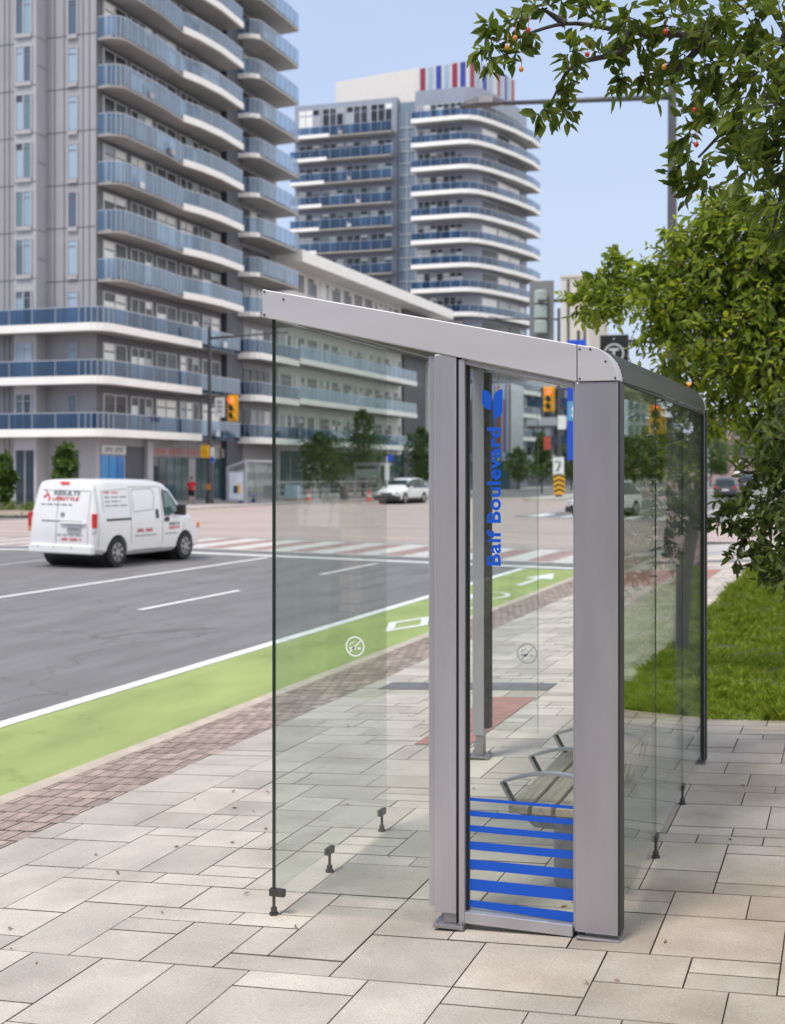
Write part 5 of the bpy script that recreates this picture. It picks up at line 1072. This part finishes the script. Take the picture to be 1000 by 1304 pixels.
for seq in ([(985, 380, 12), (900, 350, 12.1), (800, 380, 12.3), (745, 385, 12.5)], [(985, 380, 12), (930, 300, 11.9), (920, 255, 11.9)], [(1040, 470, 12.4), (980, 480, 12.2), (905, 470, 12.5), (862, 450, 12.4)], [(1035, 620, 12.6), (985, 598, 12.4), (950, 602, 12.3), (928, 585, 12.3)], [(985, 600, 12.4), (978, 530, 12.2), (960, 470, 12.1), (940, 430, 12)], [(1010, 560, 12.3), (990, 480, 12.2), (970, 420, 12)]):
    branch(tw, [at(*s) for s in seq], .032, .010, 6)
branch(tw, [TB + Vector((-.28, -.2, 2.4)), at(1035, 620, 12.6)], .05, .032, 6)
tw.build('trunk', M_bark, t2, smooth=True)
# dark low boughs hanging over the lawn
t3 = thing('young_tree', 'dark leafy bough tree hanging low over the lawn at the frame edge', 'tree', (.62, 9.4, zs(.6)))
B3 = blobs_px([(985, 610, 9.0, 40), (975, 660, 8.9, 34), (940, 650, 9.1, 24), (990, 700, 8.8, 40), (930, 662, 9.1, 20), (955, 690, 9, 26), (968, 722, 9, 26), (1000, 560, 9, 40), (950, 625, 9.2, 18), (918, 640, 9.2, 14), (1020, 650, 8.8, 50), (1020, 730, 8.8, 40), (965, 585, 9.1, 26), (985, 640, 9.0, 30), (1000, 680, 8.9, 34), (945, 678, 9.0, 22), (990, 735, 8.8, 22), (1005, 600, 9, 34), (940, 712, 9.0, 14), (1050, 600, 9, 60), (990, 520, 9.2, 34)])
tw = MB(); crown(t3, B3, .085, L_low, tw, 2.8, 6)
branch(tw, [(.62, 9.4, zs(.6)), (.6, 9.4, 1.0), (.4, 9.3, 1.9), at(1050, 560, 9)], .07, .035, 8)
for seq in ([(1050, 560, 9), (1000, 640, 8.9), (950, 650, 9.1), (915, 640, 9.2)], [(1050, 560, 9), (1010, 690, 8.8), (960, 715, 9)], [(1050, 560, 9), (990, 520, 9.2)]): branch(tw, [at(*s) for s in seq], .018, .005, 6)
tw.build('trunk', M_bark, t3, smooth=True)
# street trees
def small_tree(name, label, px, Z, h, w, z0=-.07, group=None, shape='round', base=None, leaf=.26, n=1.0, m=None):
    b = at(px, 600, Z) if base is None else Vector(base); b.z = z0; t = thing(name, label, 'tree', b, group)
    tw = MB(); branch(tw, [b, b + Vector((.03, 0, h*.3)), b + Vector((0, .02, h*.9))], .09 * h / 5, .02, 7); bl = []
    k = 16
    for i in range(k):
        f = i / (k - 1); z = h * (.30 + .64 * f); ww = w * (math.sin(math.pi * (.14 + .80 * f)) if shape == 'round' else (1.05 - .85 * f)) * .5
        a = i * 2.4; rr = ww * .6 * rng.uniform(.5, 1.1); c = b + Vector((rr*math.cos(a), rr*math.sin(a), z)); bl.append((c, max(.35, ww*.55)))
        tw.tube([b + Vector((0, 0, z*.8)), c], [.03, .012], 4, False)
    PP, DD = [], []
    for c, r in bl:
        p, d = twig_leaves(c, r, int(24 * n), 6, leaf); PP += p; DD += d
    V, F = leaf_arrays(np.array(PP), np.array(DD), leaf, .6); np_mesh('crown', V, F, m or L_far, t); tw.build('trunk', M_bark, t, smooth=True); return t
small_tree('street_tree', 'small round street tree by the hedge at the frame edge', 3, 66, 2.9, 1.3, group='small trees before the tower')
small_tree('street_tree', 'small round street tree rising behind the white van', 83, 64, 3.35, 1.0, group='small trees before the tower')
small_tree('street_tree', 'broad dark street tree near the cones behind the left pane', 408, 104, 5.2, 5.0, group='trees before the low block')
small_tree('street_tree', 'tall pointed street tree behind the left pane', 462, 112, 7.6, 6.4, group='trees before the low block', shape='cone')
small_tree('street_tree', 'street tree behind the white SUV', 537, 120, 6.2, 4.2, group='trees before the low block')
small_tree('street_tree', 'dark pointed tree behind the median pole', 690, 118, 5.4, 2.6, z0=.1, shape='cone', group='trees on the median')
small_tree('street_tree', 'street tree seen between the door lettering and the pointed tree', 660, 140, 4.5, 3.6, z0=.1, group='trees on the median')
small_tree('street_tree', 'round tree behind the blue banner', 728, 135, 5.0, 4.5, z0=.1, group='trees on the median')
for i, (px, Z, h, w, lab) in enumerate(((800, 150, 6, 7, 'bushy roadside tree seen through the first back pane'), (830, 130, 6.5, 6, 'roadside tree behind the signal pole base'), (905, 175, 8, 9, 'broad roadside tree past the grey car'), (965, 190, 9, 12, 'distant roadside tree under the low boughs'), (765, 170, 8, 10, 'roadside tree hidden by the shelter corner post'))):
    small_tree('roadside_tree', lab, px, Z, h, w, group='trees along the road ahead', leaf=.4)
# street tree behind the camera, mirrored in the end pane
st_ = small_tree('kerb_tree', 'kerbside tree reflected in the end pane', 0, 1, 7.5, 5.0, z0=zs(-4.9), base=(-5.0, -1.6, 0), leaf=.12, n=1.6)
small_tree('kerb_tree', 'second kerbside tree reflected in the glass behind us', 0, 1, 8.5, 6.0, z0=zs(-4.9), base=(-5.0, -9.5, 0), leaf=.14, n=1.4)
# unseen dark building, added behind the viewer to darken the pane reflections
bd = thing('added_dark_building', 'unseen dark building added behind the viewer to darken glass reflections', 'building', (-6, -34, 0))
MB().box(-32, 22, -44, -34, -.3, 13).build('wall', mat('added_building_dark', (.10,.065,.05), .85, var=.2, scale=2), bd)
for k in range(4):
    w = MB()
    for i in range(18): w.box(-31 + 3*i, -29.2 + 3*i, -34, -33.9, .8 + 3.1*k, 2.8 + 3.1*k)
    w.build('window_row', M_shop, bd)
# hedge in the planter
hp = at(28, 600, 65); t = thing('planter_hedge', 'low green hedge in a planter left of the white van', 'hedge', (hp.x, hp.y, -.07))
PP, DD = [], []
for k in range(16):
    c = Vector((hp.x - 3.2 + .4*k, hp.y + rng.uniform(-.2, .2), .30)); p, d = twig_leaves(c, .38, 24, 5, .13); PP += p; DD += d
V, F = leaf_arrays(np.array(PP), np.array(DD), .13, .6); np_mesh('foliage', V, F, leafmat('hedge_leaf', (.06,.12,.02), (.22,.26,.05), .3), t)
MB().box(hp.x - 3.6, hp.x + 3.4, hp.y - .5, hp.y + .6, -.07, .14).build('planter', M_kerb, t)
# fallen leaves on the paving
M_lit = leafmat('dry_leaf', (.22, .10, .05), (.40, .25, .12), .1)
n = 60; lx = rng.uniform(-4.3, .5, n); ly = rng.uniform(4.6, 11, n); P_ = np.stack([lx, ly, .045*(lx + 2.5) + .006], 1); D_ = np.stack([rng.normal(size=n), rng.normal(size=n), rng.normal(size=n)*.08], 1)
V, F = leaf_arrays(P_, D_, .035); V[:, 2] = np.maximum(V[:, 2], .045*(V[:, 0] + 2.5) + .002); tag(np_mesh('fallen_leaves', V, F, M_lit), 'scattered dry leaf scraps on the paving', 'leaves', kind='stuff')
# ------------------------------------------------------------------ sky, sun, camera
EL, AZ = R(60), R(204)                      # sun: high, behind the camera and slightly to the kerb side
W = bpy.data.worlds.new('World'); S.world = W; W.use_nodes = True; nt = W.node_tree; N = nt.nodes; L = nt.links
bg = N['Background']; out = N['World Output']
sky = N.new('ShaderNodeTexSky'); sky.sky_type = 'NISHITA'; sky.sun_disc = False; sky.sun_elevation = EL; sky.sun_rotation = AZ; sky.dust_density = 3.0; sky.air_density = 1.2; sky.ozone_density = 2.0
L.new(sky.outputs[0], bg.inputs[0]); bg.inputs[1].default_value = 0.02
bg2 = N.new('ShaderNodeBackground'); tc = N.new('ShaderNodeTexCoord'); sp = N.new('ShaderNodeSeparateXYZ'); L.new(tc.outputs['Generated'], sp.inputs[0])
rp = N.new('ShaderNodeValToRGB'); L.new(sp.outputs[2], rp.inputs[0])
e = rp.color_ramp.elements; e[0].position = 0.0; e[0].color = (.38, .435, .53, 1); e[1].position = .6; e[1].color = (.26, .335, .49, 1)
k = e.new(.12); k.color = (.345, .405, .535, 1); k = e.new(.30); k.color = (.31, .38, .53, 1)
ns = N.new('ShaderNodeTexNoise'); ns.inputs['Scale'].default_value = 1.6; ns.inputs['Detail'].default_value = 6; mpg = N.new('ShaderNodeMapping'); mpg.inputs['Scale'].default_value = (1, 1, 3.5); L.new(tc.outputs['Generated'], mpg.inputs[0]); L.new(mpg.outputs[0], ns.inputs['Vector'])
mr_ = N.new('ShaderNodeMapRange'); mr_.inputs[1].default_value = .45; mr_.inputs[2].default_value = .8; mr_.inputs[4].default_value = .28; L.new(ns.outputs[0], mr_.inputs[0])
mx = N.new('ShaderNodeMix'); mx.data_type = 'RGBA'; L.new(mr_.outputs[0], mx.inputs[0]); L.new(rp.outputs[0], mx.inputs[6]); mx.inputs[7].default_value = (.42, .47, .56, 1)
clm = N.new('ShaderNodeMapRange'); clm.interpolation_type = 'SMOOTHSTEP'; clm.inputs[1].default_value = .10; clm.inputs[2].default_value = .70; L.new(sp.outputs[0], clm.inputs[0])   # unseen brighter sky added on the right to light the street facades
m3 = N.new('ShaderNodeMix'); m3.data_type = 'RGBA'; L.new(clm.outputs[0], m3.inputs[0]); L.new(mx.outputs[2], m3.inputs[6]); m3.inputs[7].default_value = (.88, .87, .86, 1)
L.new(m3.outputs[2], bg2.inputs[0]); bg2.inputs[1].default_value = 0.77
ad = N.new('ShaderNodeAddShader'); L.new(bg.outputs[0], ad.inputs[0]); L.new(bg2.outputs[0], ad.inputs[1]); L.new(ad.outputs[0], out.inputs[0])
sun = bpy.data.lights.new('sun', 'SUN'); sun.energy = 1.5; sun.angle = R(17); sun.color = (1.0, .925, .83); so = bpy.data.objects.new('sun', sun); COL.objects.link(so)
sd = Vector((math.sin(AZ) * math.cos(EL), math.cos(AZ) * math.cos(EL), math.sin(EL))); so.rotation_euler = sd.to_track_quat('Z', 'Y').to_euler(); so.location = (0, 0, 30)
cam = bpy.data.cameras.new('camera'); co = bpy.data.objects.new('camera', cam); COL.objects.link(co); S.camera = co
cam.sensor_fit = 'HORIZONTAL'; cam.sensor_width = 36; cam.lens = FPX / 1000 * 36; cam.shift_y = -(652 - HZ) / 1304 * (1304 / 1000); cam.clip_end = 6000; cam.clip_start = .05
co.location = (0, 0, H); co.rotation_euler = (R(90), 0, TH)
cam.dof.use_dof = True; cam.dof.focus_distance = 5.9; cam.dof.aperture_fstop = 4.2
S.view_settings.view_transform = 'Standard'; S.view_settings.look = 'None'; S.view_settings.gamma = 1; S.view_settings.exposure = 0.92
S.render.engine = 'CYCLES'; cy = S.cycles; cy.max_bounces = 14; cy.transparent_max_bounces = 24; cy.glossy_bounces = 6; cy.diffuse_bounces = 3; cy.transmission_bounces = 8
cy.caustics_reflective = False; cy.caustics_refractive = False; cy.sample_clamp_indirect = 6
try: cy.use_denoising = True; cy.denoiser = 'OPENIMAGEDENOISE'
except Exception: pass
